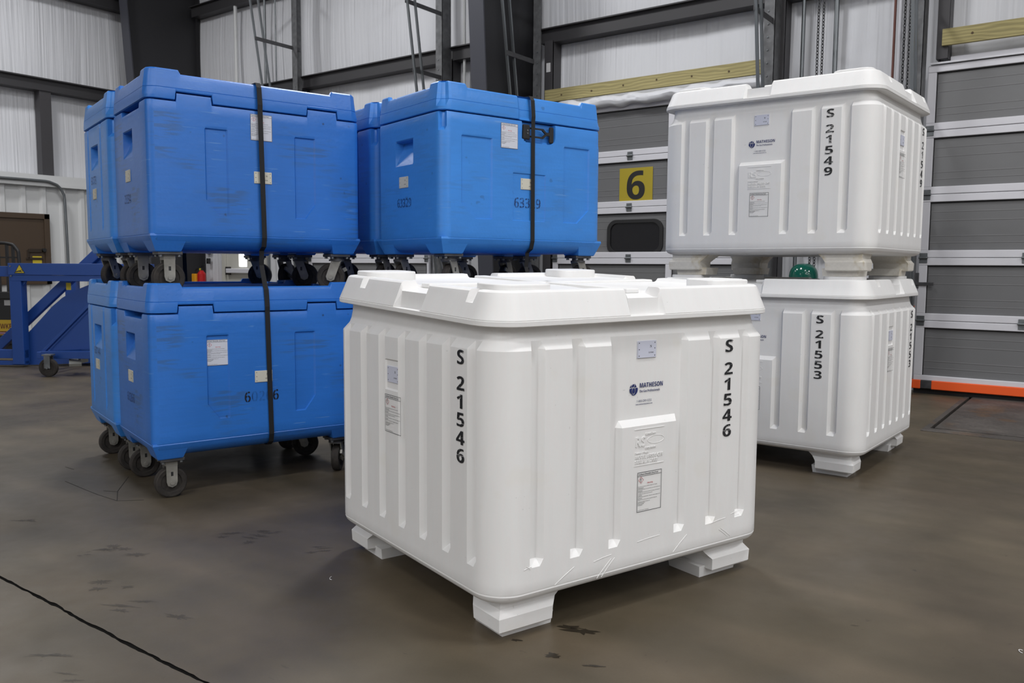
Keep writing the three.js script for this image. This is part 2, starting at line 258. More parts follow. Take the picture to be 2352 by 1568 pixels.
// left wall: metal liner below, insulation above
{
  const w = struct('wall_left', 'left wall with ribbed white liner below wrinkled insulation');
  const g = new THREE.PlaneGeometry(ZF - ZB, ROOF - 2.6, 240, 8); g.rotateY(Math.PI / 2); g.translate(XL, (ROOF + 2.6) / 2, (ZF + ZB) / 2);
  const p = g.attributes.position, uv = g.attributes.uv; for (let i = 0; i < p.count; i++) { const z = p.getZ(i), y = p.getY(i); p.setX(i, XL + 0.06 * (fbm(z * 1.5 + 80, y * 0.25 + 50, 4096, 4096, 55, 4) - 0.5)); uv.setXY(i, z, y); } g.computeVertexNormals();
  part(w, 'insulation_panel', g, M.film);
  part(w, 'outer_sheet', box(XL - 0.25, XL - 0.1, -0.2, ROOF, ZB, ZF), M.liner);
  for (const y of [4.06, 5.63]) part(w, 'girt', [box(XL + 0.02, XL + 0.24, y - 0.09, y + 0.1, -8.3, ZF), box(XL + 0.02, XL + 0.3, y + 0.08, y + 0.1, -8.3, ZF)], M.girt, 'dark steel wall girt');
  part(w, 'stud', box(XL + 0.05, XL + 0.22, 2.6, 3.97, -6.68, -6.5), M.jamb);
  for (let z = -8.9; z < ZF - 0.4; z += 0.31) {           // ribbed liner sheets
    const s = [[0, 0], [0.19, 0], [0.215, 0.035], [0.27, 0.035], [0.31, 0]], poly = [...s.map(([a, b]) => [a, b + 0.004]), ...s.slice().reverse().map(([a, b]) => [a, b - 0.02])];
    const inHatch = z > -6.5 && z < -4.9, e = extr(poly, inHatch ? 0.85 : 2.45); e.rotateX(-Math.PI / 2); e.rotateY(-Math.PI / 2); e.scale(1, 1, 1); // x along z, profile toward +x
    e.computeBoundingBox(); const bb = e.boundingBox; e.translate(XL + 0.2 - bb.min.x, 0.03 - bb.min.y, z - bb.min.z);
    part(w, 'liner_sheet', e, M.liner);
    if (inHatch) { const e2 = extr(poly, 0.48); e2.rotateX(-Math.PI / 2); e2.rotateY(-Math.PI / 2); e2.computeBoundingBox(); const c = e2.boundingBox; e2.translate(XL + 0.2 - c.min.x, 2.0 - c.min.y, z - c.min.z); part(w, 'liner_sheet', e2, M.liner); }
  }
  part(w, 'cap_flashing', [box(XL + 0.05, XL + 0.33, 2.5, 2.62, -8.9, ZF), box(XL + 0.31, XL + 0.335, 2.44, 2.5, -8.9, ZF)], M.liner, 'white cap flashing on the liner');
  part(w, 'base_trim', box(XL + 0.18, XL + 0.3, 0, 0.14, -8.9, ZF), M.tagCream);
}
{ const w = struct('wall_right'); part(w, 'wall_sheet', box(XR, XR + 0.2, -0.2, ROOF, ZB, ZF), std(lin(0.7, 0.7, 0.72), 0.6)); }
{ const w = struct('wall_front'); part(w, 'wall_sheet', box(XL, XR, -0.2, ROOF, ZF, ZF + 0.2), std(lin(0.7, 0.7, 0.72), 0.6)); }
{ const c = struct('ceiling'); part(c, 'roof_sheet', box(XL - 0.3, XR + 0.3, ROOF, ROOF + 0.2, ZB - 0.3, ZF + 0.3), std(lin(0.7, 0.7, 0.72), 0.6)); }
// rigid frame columns
function column(x, ztip, h = ROOF) {
  const c = struct('steel_column', 'dark tapered steel frame column'), taper = 0.065;
  const zi = y => ztip - taper * (4.6 - y);
  const web = extr([[ZB + 0.04, 0], [zi(0), 0], [zi(h), h], [ZB + 0.04, h]], 0.014); web.rotateY(-Math.PI / 2); web.translate(x + 0.007, 0, 0);
  part(c, 'web', web, M.steel);
  const fl = extr([[zi(0), 0], [zi(0) + 0.02, 0], [zi(h) + 0.02, h], [zi(h), h]], 0.22); fl.rotateY(-Math.PI / 2); fl.translate(x + 0.11, 0, 0);
  part(c, 'flange', fl, std(lin(0.045, 0.047, 0.06), 0.45)); part(c, 'flange', box(x - 0.11, x + 0.11, 0, h, ZB + 0.03, ZB + 0.05), M.steel);
}
column(-13.72, -7.74); column(-6.32, -7.82);

// ---------------------------------------------------------------- dock doors
const SEC = [[0.182, 0.644], [0.782, 1.242], [1.386, 1.842], [1.986, 2.442], [2.582, 3.049]], ZD = -8.86;
function sectionDoor(x0, x1, stiles, label) {
  const d = struct('door_' + (sectionDoor.n = (sectionDoor.n ?? 0) + 1), label);
  const xs = [x0, ...stiles, x1], sw = 0.075;
  for (let i = 0; i < SEC.length; i++) {
    const [g0, g1] = SEC[i], yb = i ? (SEC[i - 1][1] + g0) / 2 : 0.13, yt = i < 4 ? (g1 + SEC[i + 1][0]) / 2 : 3.115;
    part(d, 'rail', box(x0, x1, yb + 0.002, g0, ZD - 0.02, ZD + 0.025, 0.006), M.alu); part(d, 'rail', box(x0, x1, g1, yt - 0.002, ZD - 0.02, ZD + 0.025, 0.006), M.alu);
    for (const x of xs) part(d, 'stile', box(x === x0 ? x0 : x - sw / 2, x === x1 ? x1 : x === x0 ? x0 + sw : x + sw / 2, g0, g1, ZD - 0.02, ZD + 0.023, 0.005), M.alu);
    for (let k = 0; k + 1 < xs.length; k++) {
      const a = xs[k] + (k ? sw / 2 : sw), b = xs[k + 1] - (k + 2 < xs.length ? sw / 2 : sw);
      part(d, 'panel', box(a, b, g0, g1, ZD - 0.016, ZD - 0.006), M.panelGlass, 'grey ribbed plastic panel');
      part(d, 'panel_rib', [0.16, 0.30, 0.62, 0.80].map(f => box(a, b, lerp(g0, g1, f) - 0.003, lerp(g0, g1, f) + 0.003, ZD - 0.006, ZD - 0.003)), M.panelLine);
      part(d, 'gasket', [box(a, b, g1 - 0.012, g1, ZD - 0.006, ZD + 0.004), box(a, a + 0.008, g0, g1, ZD - 0.006, ZD + 0.002)], M.rubber);
    }
    if (i < 4) for (const hx of [x0 + 0.04, ...hingesFor(x0, x1, stiles)]) part(d, 'hinge', [box(hx - 0.035, hx + 0.035, yt - 0.05, yt + 0.045, ZD + 0.025, ZD + 0.032, 0.002), cyl(0.011, 0.08, [hx, yt, ZD + 0.04], 'x', 10)], M.galv);
  }
  return d;
}
const hingesFor = (x0, x1, st) => (st.length ? [-4.8] : [x0 + (x1 - x0) * 0.35, x1 - 0.04]).filter(x => x > x0 && x < x1);
{ const d = sectionDoor(-1.64, 0.9, [], 'white framed sectional dock door with orange bottom seal');
  part(d, 'bottom_seal', box(-1.66, -1.57, 0.05, 0.135, ZD - 0.03, ZD + 0.04, 0.008), M.orange, 'orange strip'); part(d, 'bottom_seal', box(-1.475, 0.9, 0.05, 0.135, ZD - 0.03, ZD + 0.04, 0.008), M.orange, 'orange strip');
  part(d, 'bottom_clip', box(-1.575, -1.47, 0.055, 0.13, ZD - 0.03, ZD + 0.036, 0.004), M.galvDark);
  part(d, 'sweep', box(-1.64, 0.9, 0.0, 0.052, ZD - 0.05, ZD - 0.01), M.rubber);
  part(d, 'header_flashing', [box(-1.62, 0.9, 3.12, 3.135, ZD - 0.1, ZD + 0.05), box(-1.47, 0.9, 3.135, 3.2, ZD - 0.09, ZD - 0.08)], M.alu);
  part(d, 'notice', box(-1.725, -1.655, 0.55, 0.85, ZD + 0.03, ZD + 0.034), std(lin(0.6, 0.6, 0.6), 0.6)); part(d, 'notice_stripe', box(-1.725, -1.655, 0.84, 0.853, ZD + 0.032, ZD + 0.0355), M.orange);
  part(d, 'lock_bar', [box(-1.72, -1.5, 1.05, 1.08, ZD + 0.03, ZD + 0.045, 0.004), box(-1.71, -1.63, 1.02, 1.17, ZD + 0.026, ZD + 0.036, 0.003)], M.galvDark, 'steel slide lock bar'); }
{ const d = sectionDoor(-5.88, -3.3, [-4.28], 'sectional dock door with black oval edged window and number six sign');
  const rrect = (x0, x1, y0, y1, r) => { const s = new THREE.Shape(); s.moveTo(x0 + r, y0); s.lineTo(x1 - r, y0); s.absarc(x1 - r, y0 + r, r, -Math.PI / 2, 0); s.lineTo(x1, y1 - r); s.absarc(x1 - r, y1 - r, r, 0, Math.PI / 2); s.lineTo(x0 + r, y1); s.absarc(x0 + r, y1 - r, r, Math.PI / 2, Math.PI); s.lineTo(x0, y0 + r); s.absarc(x0 + r, y0 + r, r, Math.PI, Math.PI * 1.5); return s; };
  const s1 = rrect(-5.095, -4.365, 1.355, 1.765, 0.12); s1.holes.push(rrect(-5.06, -4.40, 1.39, 1.73, 0.1)); const g1 = new THREE.ExtrudeGeometry(s1, { depth: 0.02, bevelEnabled: true, bevelSize: 0.004, bevelThickness: 0.004 }); g1.translate(0, 0, ZD - 0.004); part(d, 'window_gasket', g1, M.rubber, 'black rubber window gasket');
  const g2 = new THREE.ExtrudeGeometry(rrect(-5.07, -4.39, 1.38, 1.74, 0.1), { depth: 0.006, bevelEnabled: false }); g2.translate(0, 0, ZD - 0.004); part(d, 'window_pane', g2, M.darkGlass, 'dark window pane'); }
{ sectionDoor(-10.55, -7.98, [], 'sectional dock door behind the blue containers'); }
{ const s = thing('number_sign', 'yellow square sign with black number 6 on the dock door', 'sign', [-4.73, 1.965, ZD - 0.002]);
  part(s, 'board', box(-0.218, 0.218, 0, 0.405, 0, 0.004), std(lin(0.37, 0.29, 0.02), 0.5));
  const font = await new FontLoader().loadAsync('fonts/droid/droid_sans_bold.typeface.json'); M.font = font;
  const g = new TextGeometry('6', { font, size: 0.30, depth: 0.002, curveSegments: 8 }); g.computeBoundingBox(); const b = g.boundingBox; g.translate(-(b.min.x + b.max.x) / 2, -b.min.y, 0); g.scale(1.18, 0.335 / (b.max.y - b.min.y), 1); g.translate(0, 0.035, 0.004); part(s, 'numeral', g, M.black, 'bold black numeral 6'); }
// framing lumber and header insulation over the doors
const lumber = (x0, x1, y, label) => { const b = tag(part(scene, numbered('lumber_board'), box(x0, x1, y, y + 0.15, -8.84, -8.8, 0.003), M.wood), label, 'board'); const knot = std(lin(0.09, 0.06, 0.03), 0.8); for (let i = 0, n = Math.round((x1 - x0) / 0.43); i < n; i++) part(b, 'nail_knot', cyl(0.012, 0.004, [x0 + 0.25 + i * 0.43, y + 0.05 + 0.05 * rnd(), -8.7995], 'z', 8), knot); return b; };
lumber(-6.0, -3.12, 3.245, 'long pale timber board nailed over the dock door numbered 6'); lumber(-1.53, 1.2, 3.28, 'pale timber board nailed over the door with the orange bottom seal');
{ const pts = []; for (let i = 0; i <= 24; i++) pts.push([lerp(-5.95, -3.2, i / 24), 3.162 - 0.03 * rnd(), -8.78]); const g = new THREE.TubeGeometry(new THREE.CatmullRomCurve3(pts.map(p => new THREE.Vector3(...p))), 160, 0.062, 14); const p = g.attributes.position; for (let i = 0; i < p.count; i++) { const k = 0.5 * (fbm(p.getX(i) * 7 + 90, p.getY(i) * 12 + 90, 512, 512, 3, 3) - 0.5); p.setY(i, p.getY(i) + 0.05 * k); p.setZ(i, p.getZ(i) + 0.10 * k); } g.computeVertexNormals(); tag(part(scene, 'header_insulation', g, M.film), 'bulging white insulation roll stuffed above the dock door numbered 6', 'insulation'); }
// inclined high lift tracks beside the doors
function track(x, label, side) {
  const t = thing('door_track', label, 'door track', [x, 0, -8.85], 0);
  const zz = (y, o) => -8.85 + (y - 0.35) * 0.165 + o - (-8.85);
  for (const o of [0.03, 0.185]) part(t, 'rail', bar([0, 0.1, Math.max(0.03 + o * 0.4, zz(0.35, o - 0.02))], [0, 6.6, zz(6.6, o - 0.02)], 0.03, 0.022), M.galv);
  const sx = (p, q) => side > 0 ? [p, q] : [-q, -p];
  part(t, 'angle_post', [box(...sx(0.0, 0.006), 0, 6.2, 0.02, 0.2), box(...sx(0.0, 0.115), 0, 6.2, 0.194, 0.2)], M.galvPost);
  for (const y of [1.9, 2.8, 3.72, 4.55, 5.4]) part(t, 'brace', bar([0.02 * side, y, 0.06], [0.016 * side, y, zz(y, 0.2)], 0.008, 0.055), M.galvDark);
  for (let y = 2.4; y < 4; y += 0.13) part(t, 'bolt', cyl(0.009, 0.01, [0.07 * side, y, 0.203], 'z', 8), M.galv);
  return t;
}
track(-10.64, 'galvanised lift track at the far side of the dock door behind the strapped blue containers', 1); track(-7.56, 'galvanised lift track between that far dock door and the steel column', -1);
track(-6.08, 'galvanised lift track between the steel column and the door numbered 6', 1); track(-3.06, 'galvanised lift track left of the hanging chains', -1); track(-1.66, 'galvanised lift track beside the door with the orange seal', -1);
for (const [x, w] of [[-5.97, 0.12], [-3.05, 0.06], [-7.62, 0.14], [-1.53, 0.1], [-10.75, 0.12]]) { const j = struct('trim_' + (column.j = (column.j ?? 0) + 1)); part(j, 'jamb_channel', [box(x - w / 2, x + w / 2, x < -1.6 ? 0 : 3.17, x < -1.6 ? 4.0 : ROOF, -8.86, -8.835), box(x - w / 2, x - w / 2 + 0.012, x < -1.6 ? 0 : 3.17, x < -1.6 ? 4.0 : ROOF, ZB + 0.02, -8.84), box(x + w / 2 - 0.012, x + w / 2, x < -1.6 ? 0 : 3.17, x < -1.6 ? 4.0 : ROOF, ZB + 0.02, -8.84)], M.jamb, 'dark steel door jamb');
  if (x === -5.97) part(j, 'paper_note', box(x - 0.03, x + 0.03, 3.62, 3.73, -8.834, -8.832), std(lin(0.6, 0.6, 0.6), 0.7)); }
// conduits
const conduit = (x, r, y0, y1, label, m = M.galv) => tag(part(scene, numbered('wall_conduit'), cyl(r, y1 - y0, [x, (y0 + y1) / 2, -8.9], 'y', 10), m), label, 'conduit');
conduit(-12.4, 0.03, 2.4, ROOF, 'thick pale conduit rising beside the corner column', M.liner); conduit(-11.62, 0.02, 1.0, ROOF, 'thin grey conduit left of the far lift track', M.galv); conduit(-11.35, 0.012, 3.8, ROOF, 'very thin grey conduit next to the far lift track', M.galv);
conduit(-7.38, 0.02, 0.5, ROOF, 'pale conduit just left of the free standing steel column', M.liner); conduit(-2.85, 0.02, 0.5, ROOF, 'pale conduit right of the lift track beside the chains', M.galv); conduit(-2.52, 0.024, 1.4, ROOF, 'grey conduit right of the double hanging chain', M.galv); conduit(-1.97, 0.012, 1.3, ROOF, 'thin brown conduit left of the single hanging chain', std(lin(0.16, 0.06, 0.045), 0.6)); conduit(-1.92, 0.02, 0.4, ROOF, 'grey conduit close beside the thin brown conduit', M.alu);
// hand chains of the door hoists
function chain(x, y0, label) {
  const t = thing('hand_chain', label, 'chain', [x, y0, -8.7]); const link = new THREE.TorusGeometry(0.016, 0.005, 5, 10); link.scale(0.75, 1.25, 1);
  for (const o of [-0.018, 0.03]) { const L = []; for (let y = 0, k = 0; y < 6.8 - y0; y += 0.031, k++) { const g = link.clone(); g.rotateY(k % 2 ? 1.2 : -0.35); g.translate(o, y, 0); L.push(g); } part(t, 'chain_strand', L, M.galvDark); }
}
chain(-2.62, 0.5, 'double hanging hand chain between two grey conduits'); chain(-1.82, 0.45, 'hanging hand chain beside the track of the orange sealed door');
{ const t = thing('wall_sign', 'small white notice with a black strip behind the white container stack', 'sign', [-2.66, 1.36, -8.98]); part(t, 'board', box(-0.09, 0.09, 0, 0.2, 0, 0.03, 0.004), M.tagPlate); part(t, 'strip', box(-0.065, 0.065, 0.06, 0.13, 0.03, 0.033), M.black); }
{ const t = thing('domed_post', 'shiny green domed post behind the white container stack', 'post', [-2.63, 0, -8.5]); const pts = [[0.0, 1.255], [0.06, 1.248], [0.1, 1.225], [0.125, 1.19], [0.138, 1.14], [0.14, 1.08], [0.14, 0.02], [0, 0.02]].reverse().map(p => new THREE.Vector2(...p)); part(t, 'body', toCreasedNormals(new THREE.LatheGeometry(new THREE.SplineCurve(pts.slice(2)).getPoints(40), 40), 0.7), M.green); part(t, 'base_plate', box(-0.2, 0.2, 0, 0.02, -0.2, 0.2, 0.004), M.green); }
// exit door, extinguisher and signs near the corner
{ const d = struct('door_4', 'beige exit door with a narrow bright window and push bar'); const m = std(lin(0.52, 0.51, 0.46), 0.5), z = -8.93;
  part(d, 'leaf', [box(-12.85, -12.5, 0.02, 2.13, z - 0.04, z), box(-12.27, -11.9, 0.02, 2.13, z - 0.04, z), box(-12.5, -12.27, 0.02, 1.17, z - 0.04, z), box(-12.5, -12.27, 1.85, 2.13, z - 0.04, z)], m);
  const pane = part(d, 'window_pane', box(-12.5, -12.27, 1.17, 1.85, z - 0.03, z - 0.022), new THREE.MeshStandardMaterial({ color: 0xffffff, emissive: 0xf4f7ff, emissiveIntensity: 3.5, roughness: 0.2 }), 'bright daylit window pane');
  const L = new THREE.RectAreaLight(0xf4f7ff, 3.5, 0.22, 0.66); L.position.set(-12.385, 1.51, z - 0.018); L.rotation.y = Math.PI; d.add(L); L.name = 'daylight';
  part(d, 'door_frame', [box(-12.95, -12.86, 0, 2.2, z - 0.06, z + 0.03), box(-11.89, -11.8, 0, 2.2, z - 0.06, z + 0.03), box(-12.95, -11.8, 2.14, 2.22, z - 0.06, z + 0.03)], m);
  part(d, 'push_bar', [box(-12.76, -11.98, 1.06, 1.14, z + 0.04, z + 0.09, 0.012)], M.alu); part(d, 'bar_end', [box(-12.8, -12.72, 1.03, 1.17, z, z + 0.07, 0.008), box(-12.02, -11.95, 1.03, 1.17, z, z + 0.07, 0.008)], M.black); }
{ const t = thing('fire_extinguisher', 'red fire extinguisher with an orange sleeve hanging by the exit door', 'extinguisher', [-13.45, 0.62, -8.82]); part(t, 'cylinder', [cyl(0.075, 0.42, [0, 0.21, 0]), cyl(0.075, 0.06, [0, 0.45, 0], 'y', 24, 0.03)], std(lin(0.45, 0.01, 0.012), 0.3)); part(t, 'valve', [cyl(0.022, 0.06, [0, 0.5, 0]), bar([0, 0.53, 0], [0.11, 0.55, 0], 0.02, 0.015), bar([0, 0.55, 0], [0.1, 0.59, 0], 0.02, 0.012)], M.black); part(t, 'hose', tube([[0, 0.52, 0.02], [-0.12, 0.5, 0.03], [-0.18, 0.36, 0.03], [-0.17, 0.1, 0.03]], 0.011), M.black); part(t, 'sleeve', box(-0.16, -0.05, 0.22, 0.42, 0.02, 0.1, 0.01), std(lin(0.75, 0.33, 0.01), 0.6), 'orange sleeve'); part(t, 'gauge', cyl(0.02, 0.012, [0, 0.5, 0.03], 'z', 12), M.yellow); }
{ const t = thing('safety_sign', 'small dark blue sign above the fire extinguisher', 'sign', [-13.45, 1.4, -8.98]); part(t, 'board', box(-0.07, 0.07, 0, 0.2, 0, 0.008, 0.003), std(lin(0.012, 0.02, 0.13), 0.5)); part(t, 'board_rim', box(-0.075, 0.075, -0.005, 0.205, -0.004, 0.0), M.alu); }
{ const t = thing('call_button', 'small black call button box below the blue sign', 'button', [-13.43, 1.22, -8.98]); part(t, 'case', box(-0.035, 0.035, 0, 0.1, 0, 0.05, 0.008), M.black); part(t, 'button', cyl(0.015, 0.02, [0, 0.05, 0.055], 'z', 12), M.galvDark); }
// brown door in the left wall
{ const d = struct('door_5', 'brown steel access hatch in the left wall with latch and stickers'), x = XL + 0.235;
  part(d, 'leaf', box(x, x + 0.045, 0.93, 1.92, -6.46, -4.9, 0.004), M.brown); part(d, 'frame', box(x - 0.02, x + 0.07, 0.87, 2.0, -6.54, -6.455, 0.005), M.brown); part(d, 'frame', box(x - 0.02, x + 0.07, 1.915, 2.0, -6.54, -4.8, 0.005), M.brown); part(d, 'frame', box(x - 0.02, x + 0.07, 0.87, 0.935, -6.54, -4.8, 0.005), M.brown); part(d, 'frame', box(x - 0.02, x + 0.07, 0.87, 2.0, -4.9, -4.8, 0.005), M.brown);
  part(d, 'latch', [box(x + 0.045, x + 0.07, 1.38, 1.44, -6.4, -6.2, 0.006), box(x + 0.045, x + 0.06, 1.26, 1.3, -6.42, -6.16, 0.006), box(x + 0.045, x + 0.06, 1.28, 1.42, -6.22, -6.18, 0.006)], std(lin(0.03, 0.02, 0.013), 0.45)); part(d, 'knob', cyl(0.03, 0.06, [x + 0.07, 1.42, -6.43], 'x', 12), M.black);
  part(d, 'sticker', box(x + 0.045, x + 0.048, 1.2, 1.32, -6.4, -6.26), M.yellow, 'yellow sticker'); part(d, 'sticker', box(x + 0.045, x + 0.048, 1.08, 1.2, -6.45, -6.22), std(lin(0.55, 0.52, 0.5), 0.6), 'white sticker'); part(d, 'sticker_band', box(x + 0.0475, x + 0.0495, 1.17, 1.2, -6.45, -6.33), std(lin(0.5, 0.06, 0.02), 0.6)); }
tag(part(scene, 'bent_conduit', tube([[XL + 0.36, 2.52, -4.0], [XL + 0.36, 2.52, -5.6], [XL + 0.36, 2.52, -6.5], [XL + 0.36, 2.46, -6.68], [XL + 0.36, 2.3, -6.76], [XL + 0.36, 1.4, -6.78], [XL + 0.36, 0.1, -6.78]], 0.022, 8, 80), M.galv), 'bent grey conduit running along the liner top and down the left wall', 'conduit');

// ---------------------------------------------------------------- ceiling lamps
for (const [x, z] of LAMPS) {
  const t = thing('high_bay_lamp', 'flat white high bay lamp hanging from the roof', 'lamp', [x, LAMP_Y, z], 0, 'high bay lamps under the roof');
  part(t, 'housing', box(-0.34, 0.34, 0.03, 0.12, -0.64, 0.64, 0.02), M.alu); part(t, 'hanger', [bar([0, 0.1, -0.5], [0, ROOF - LAMP_Y, -0.5], 0.006), bar([0, 0.1, 0.5], [0, ROOF - LAMP_Y, 0.5], 0.006)], M.galv);
  part(t, 'diffuser', box(-0.3, 0.3, 0.018, 0.03, -0.6, 0.6), new THREE.MeshStandardMaterial({ color: 0xffffff, emissive: 0xffffff, emissiveIntensity: 6 }));
  const L = new THREE.RectAreaLight(0xfbfbfc, LAMP_POWER, 0.6, 1.2); L.position.set(0, 0.0, 0); L.rotation.x = -Math.PI / 2; L.name = 'lamp_light'; L.castShadow = true; t.add(L);
}

// ---------------------------------------------------------------- printed matter
const INK = '#15161a', NAVY = '#1d2a63';
function wear(g, w, h, n, s, dark = false) { seed = s; g.save(); g.globalCompositeOperation = 'destination-out'; for (let i = 0; i < n; i++) { g.globalAlpha = rr(0.25, 0.9); g.beginPath(); const x = rr(0, w), y = rr(0, h); g.ellipse(x, y, rr(1, w * 0.09), rr(0.6, 4), rr(-0.6, 0.6), 0, 7); g.fill(); } g.restore(); }
const stencilS = (num, k, faint = 0) => canvasTex(140, 800, (g, w, h) => {
  g.fillStyle = INK; g.textAlign = 'center'; g.textBaseline = 'alphabetic'; const put = (c, y0) => { g.save(); g.translate(w / 2, y0 + 92); g.scale(1.56, 1.04); g.font = 'bold 122px sans-serif'; g.fillText(c, 0, 0); g.restore(); };
  put('S', 14); [...num].forEach((c, i) => put(c, 184 + i * 118)); g.save(); g.globalCompositeOperation = 'destination-out'; for (let i = 0; i < 3; i++) { g.globalAlpha = 0.8; g.fillRect(0, rr(200, 700), w, 4); } g.restore();
  wear(g, w, h, 130, k);
  if (faint) { g.save(); g.globalCompositeOperation = 'destination-out'; for (let i = 0; i < 60; i++) { g.globalAlpha = 0.6; g.fillRect(rr(20, 90), rr(20, 390), rr(10, 40), rr(4, 14)); } g.restore(); }
});
const HAZ = ['May cause drowsiness or dizziness. May cause frostbite.', 'PREVENTION:', 'Avoid breathing vapors. Use only outdoors or in a well ventilated area.', 'RESPONSE:', 'If inhaled: Remove person to fresh air and keep comfortable for', 'breathing. Call a doctor if you feel unwell.', 'STORAGE:', 'Store in a well ventilated place. Keep the container lightly closed.', 'DISPOSAL:', 'Dispose of in accordance with all applicable regulations.'];
const hazTex = (paper) => canvasTex(360, 430, (g, w, h) => {
  if (paper) { g.fillStyle = '#c9ccd6'; g.fillRect(0, 0, w, h); }
  g.strokeStyle = g.fillStyle = '#26272b'; g.lineWidth = 5; g.strokeRect(4, 4, w - 8, h - 8); g.font = 'bold 25px sans-serif'; g.fillText('Carbon Dioxide (Dry Ice)', 14, 34); g.fillRect(4, 42, w - 8, 4);
  g.save(); g.translate(56, 86); g.rotate(Math.PI / 4); g.strokeStyle = '#b5353c'; g.lineWidth = 4; g.strokeRect(-24, -24, 48, 48); g.restore(); g.font = 'bold 50px sans-serif'; g.fillText('!', 46, 104);
  g.fillStyle = '#b5303a'; g.font = 'bold 20px sans-serif'; g.fillText('Warning', 148, 132); g.fillStyle = '#26272b'; let y = 160; for (const t of HAZ) { const b = t.endsWith(':'); g.font = (b ? 'bold 12.5px' : 'bold 10.5px') + ' sans-serif'; g.fillText(t, 14, y, w - 30); y += b ? 13 : 18; }
  for (const t of ['Continental Carbonic Products, Inc.', '3985 E. Harrison Ave.', 'Decatur, IL 62526', '217-428-2068']) { g.fillText(t, 14, y + 4); y += 12; } g.fillText('See SDS for further information.', 14, h - 16);
});
const hazWhite = hazTex(false), hazBlue = hazTex(true);
const logoTex = canvasTex(640, 330, (g, w, h) => {
  g.fillStyle = NAVY; g.font = 'bold 84px sans-serif'; g.fillText('MATHESON', 190, 96, 430); g.font = 'bold 42px sans-serif'; g.fillText('The Gas Professionals', 192, 158, 370);
  g.save(); g.beginPath(); g.ellipse(90, 112, 72, 76, 0, 0, 7); g.clip(); g.fillRect(0, 0, 180, 200); g.globalCompositeOperation = 'destination-out'; g.lineWidth = 9; g.strokeStyle = '#000';
  g.beginPath(); g.ellipse(78, 62, 30, 22, -0.7, 0, 7); g.stroke(); g.beginPath(); g.ellipse(88, 128, 26, 44, 0.1, 0, 7); g.stroke(); g.beginPath(); g.moveTo(12, 98); g.quadraticCurveTo(70, 76, 104, 92); g.quadraticCurveTo(150, 90, 170, 60); g.stroke(); g.beginPath(); g.moveTo(24, 150); g.quadraticCurveTo(60, 176, 66, 200); g.stroke(); g.beginPath(); g.moveTo(112, 30); g.quadraticCurveTo(140, 60, 158, 92); g.lineWidth = 16; g.stroke(); g.beginPath(); g.moveTo(30, 60); g.quadraticCurveTo(50, 40, 70, 36); g.lineWidth = 6; g.stroke(); g.restore();
  g.fillStyle = NAVY; g.font = '40px sans-serif'; g.textAlign = 'center'; g.fillText('1-800-DRY-ICE2', 280, 284, 270); g.font = 'bold 24px sans-serif'; g.fillText('www.continentalcarbonic.com', 280, 320, 300); });
const plateTex = (num, cream) => canvasTex(184, 124, (g, w, h) => { g.fillStyle = cream ? '#c9c6b8' : '#c6c9d8'; g.fillRect(0, 0, w, h); g.fillStyle = '#23242a'; g.font = 'bold 15px sans-serif'; g.fillText(num, 108, 92, 60); g.font = 'bold 26px serif'; g.fillText('N', 120, 50); for (const [x, y] of [[14, 62], [170, 56], [14, 14], [170, 14], [14, 110], [170, 110]]) { g.beginPath(); g.arc(x, y, 4, 0, 7); g.fill(); } });
const blueNum = (txt, k, style) => canvasTex(400, 170, (g, w, h) => {
  g.fillStyle = style === 'bold' ? '#0b0d18' : '#14225a'; g.font = 'bold 140px monospace'; g.save(); g.scale(1, 1.05); g.globalAlpha = style === 'bold' ? 1 : 0.75; g.fillText(txt, 6, 130, w - 12); g.restore();
  g.save(); g.globalCompositeOperation = 'destination-out'; for (let i = 0; i < 5; i++) { const x = 6 + (i + 0.5) * (w - 12) / 5; g.fillRect(x - 4, 0, 8, h); } wear(g, w, h, style === 'bold' ? 60 : 220, k);
  if (style === 'bold') { g.globalCompositeOperation = 'destination-out'; g.globalAlpha = 0.8; g.fillRect(95, 0, 215, h); } g.restore(); });

// ---------------------------------------------------------------- white insulated containers
const WA = 0.6575, WB = 0.5992, WR = 0.115;
const GL = [-0.49, -0.325, -0.157, 0.157, 0.325, 0.49], GS = [-3, -2, -1, 0, 1, 2, 3].map(k => k * 0.1577), GD = 0.022, GW = 0.0275, GF = 0.013;
const trap = (t, c) => clamp((GW - Math.abs(t - c)) / (GW - GF));
const whiteBody = (() => {
  const tl = [], ts = []; for (const c of GL) tl.push(c - GW, c - GF, c + GF, c + GW); for (const c of GS) ts.push(c - GW, c - GF, c + GF, c + GW); ts.push(-0.126, -0.031);
  const rows = [[0.126, 0.075], [0.128, 0.045], [0.132, 0.028], [0.139, 0.014], [0.149, 0.005], [0.160, 0.0006], [0.1645, 0.0014], [0.168, 0], [0.20, 0], [0.244, 0], [0.266, 0], [0.40, 0], [0.655, 0], [0.677, 0], [0.742, 0], [0.748, 0], [0.852, 0], [0.858, 0], [0.940, 0], [0.9435, 0.0016], [0.968, 0.024], [0.973, 0.0275], [0.99, 0.034], [1.02, 0.040], [1.062, 0.042]].map(([y, inset]) => ({ y, inset }));
  const disp = (s, t, y, R) => {
    if (s < 0) return 0; let d = 0; const k = clamp((y - 0.244) / 0.022);
    if (s % 2 === 0) { for (const c of GL) d = Math.max(d, GD * trap(t, c) * k); if (Math.abs(t) < 0.157) d = Math.max(d, GD * clamp((y - 0.655) / 0.022) ); }
    else { for (const c of GS) d = Math.max(d, GD * trap(t, c) * k); if (t > -0.129 && t < -0.029) d = Math.max(d, 0.006 * clamp((y - 0.742) / 0.006) * clamp((0.858 - y) / 0.006)); }
    return Math.max(0, d - R.inset);
  };
  return loft({ a: WA, b: WB, r: WR, seg: 12, tl, ts, rows, disp, crease: 0.42 });
})();
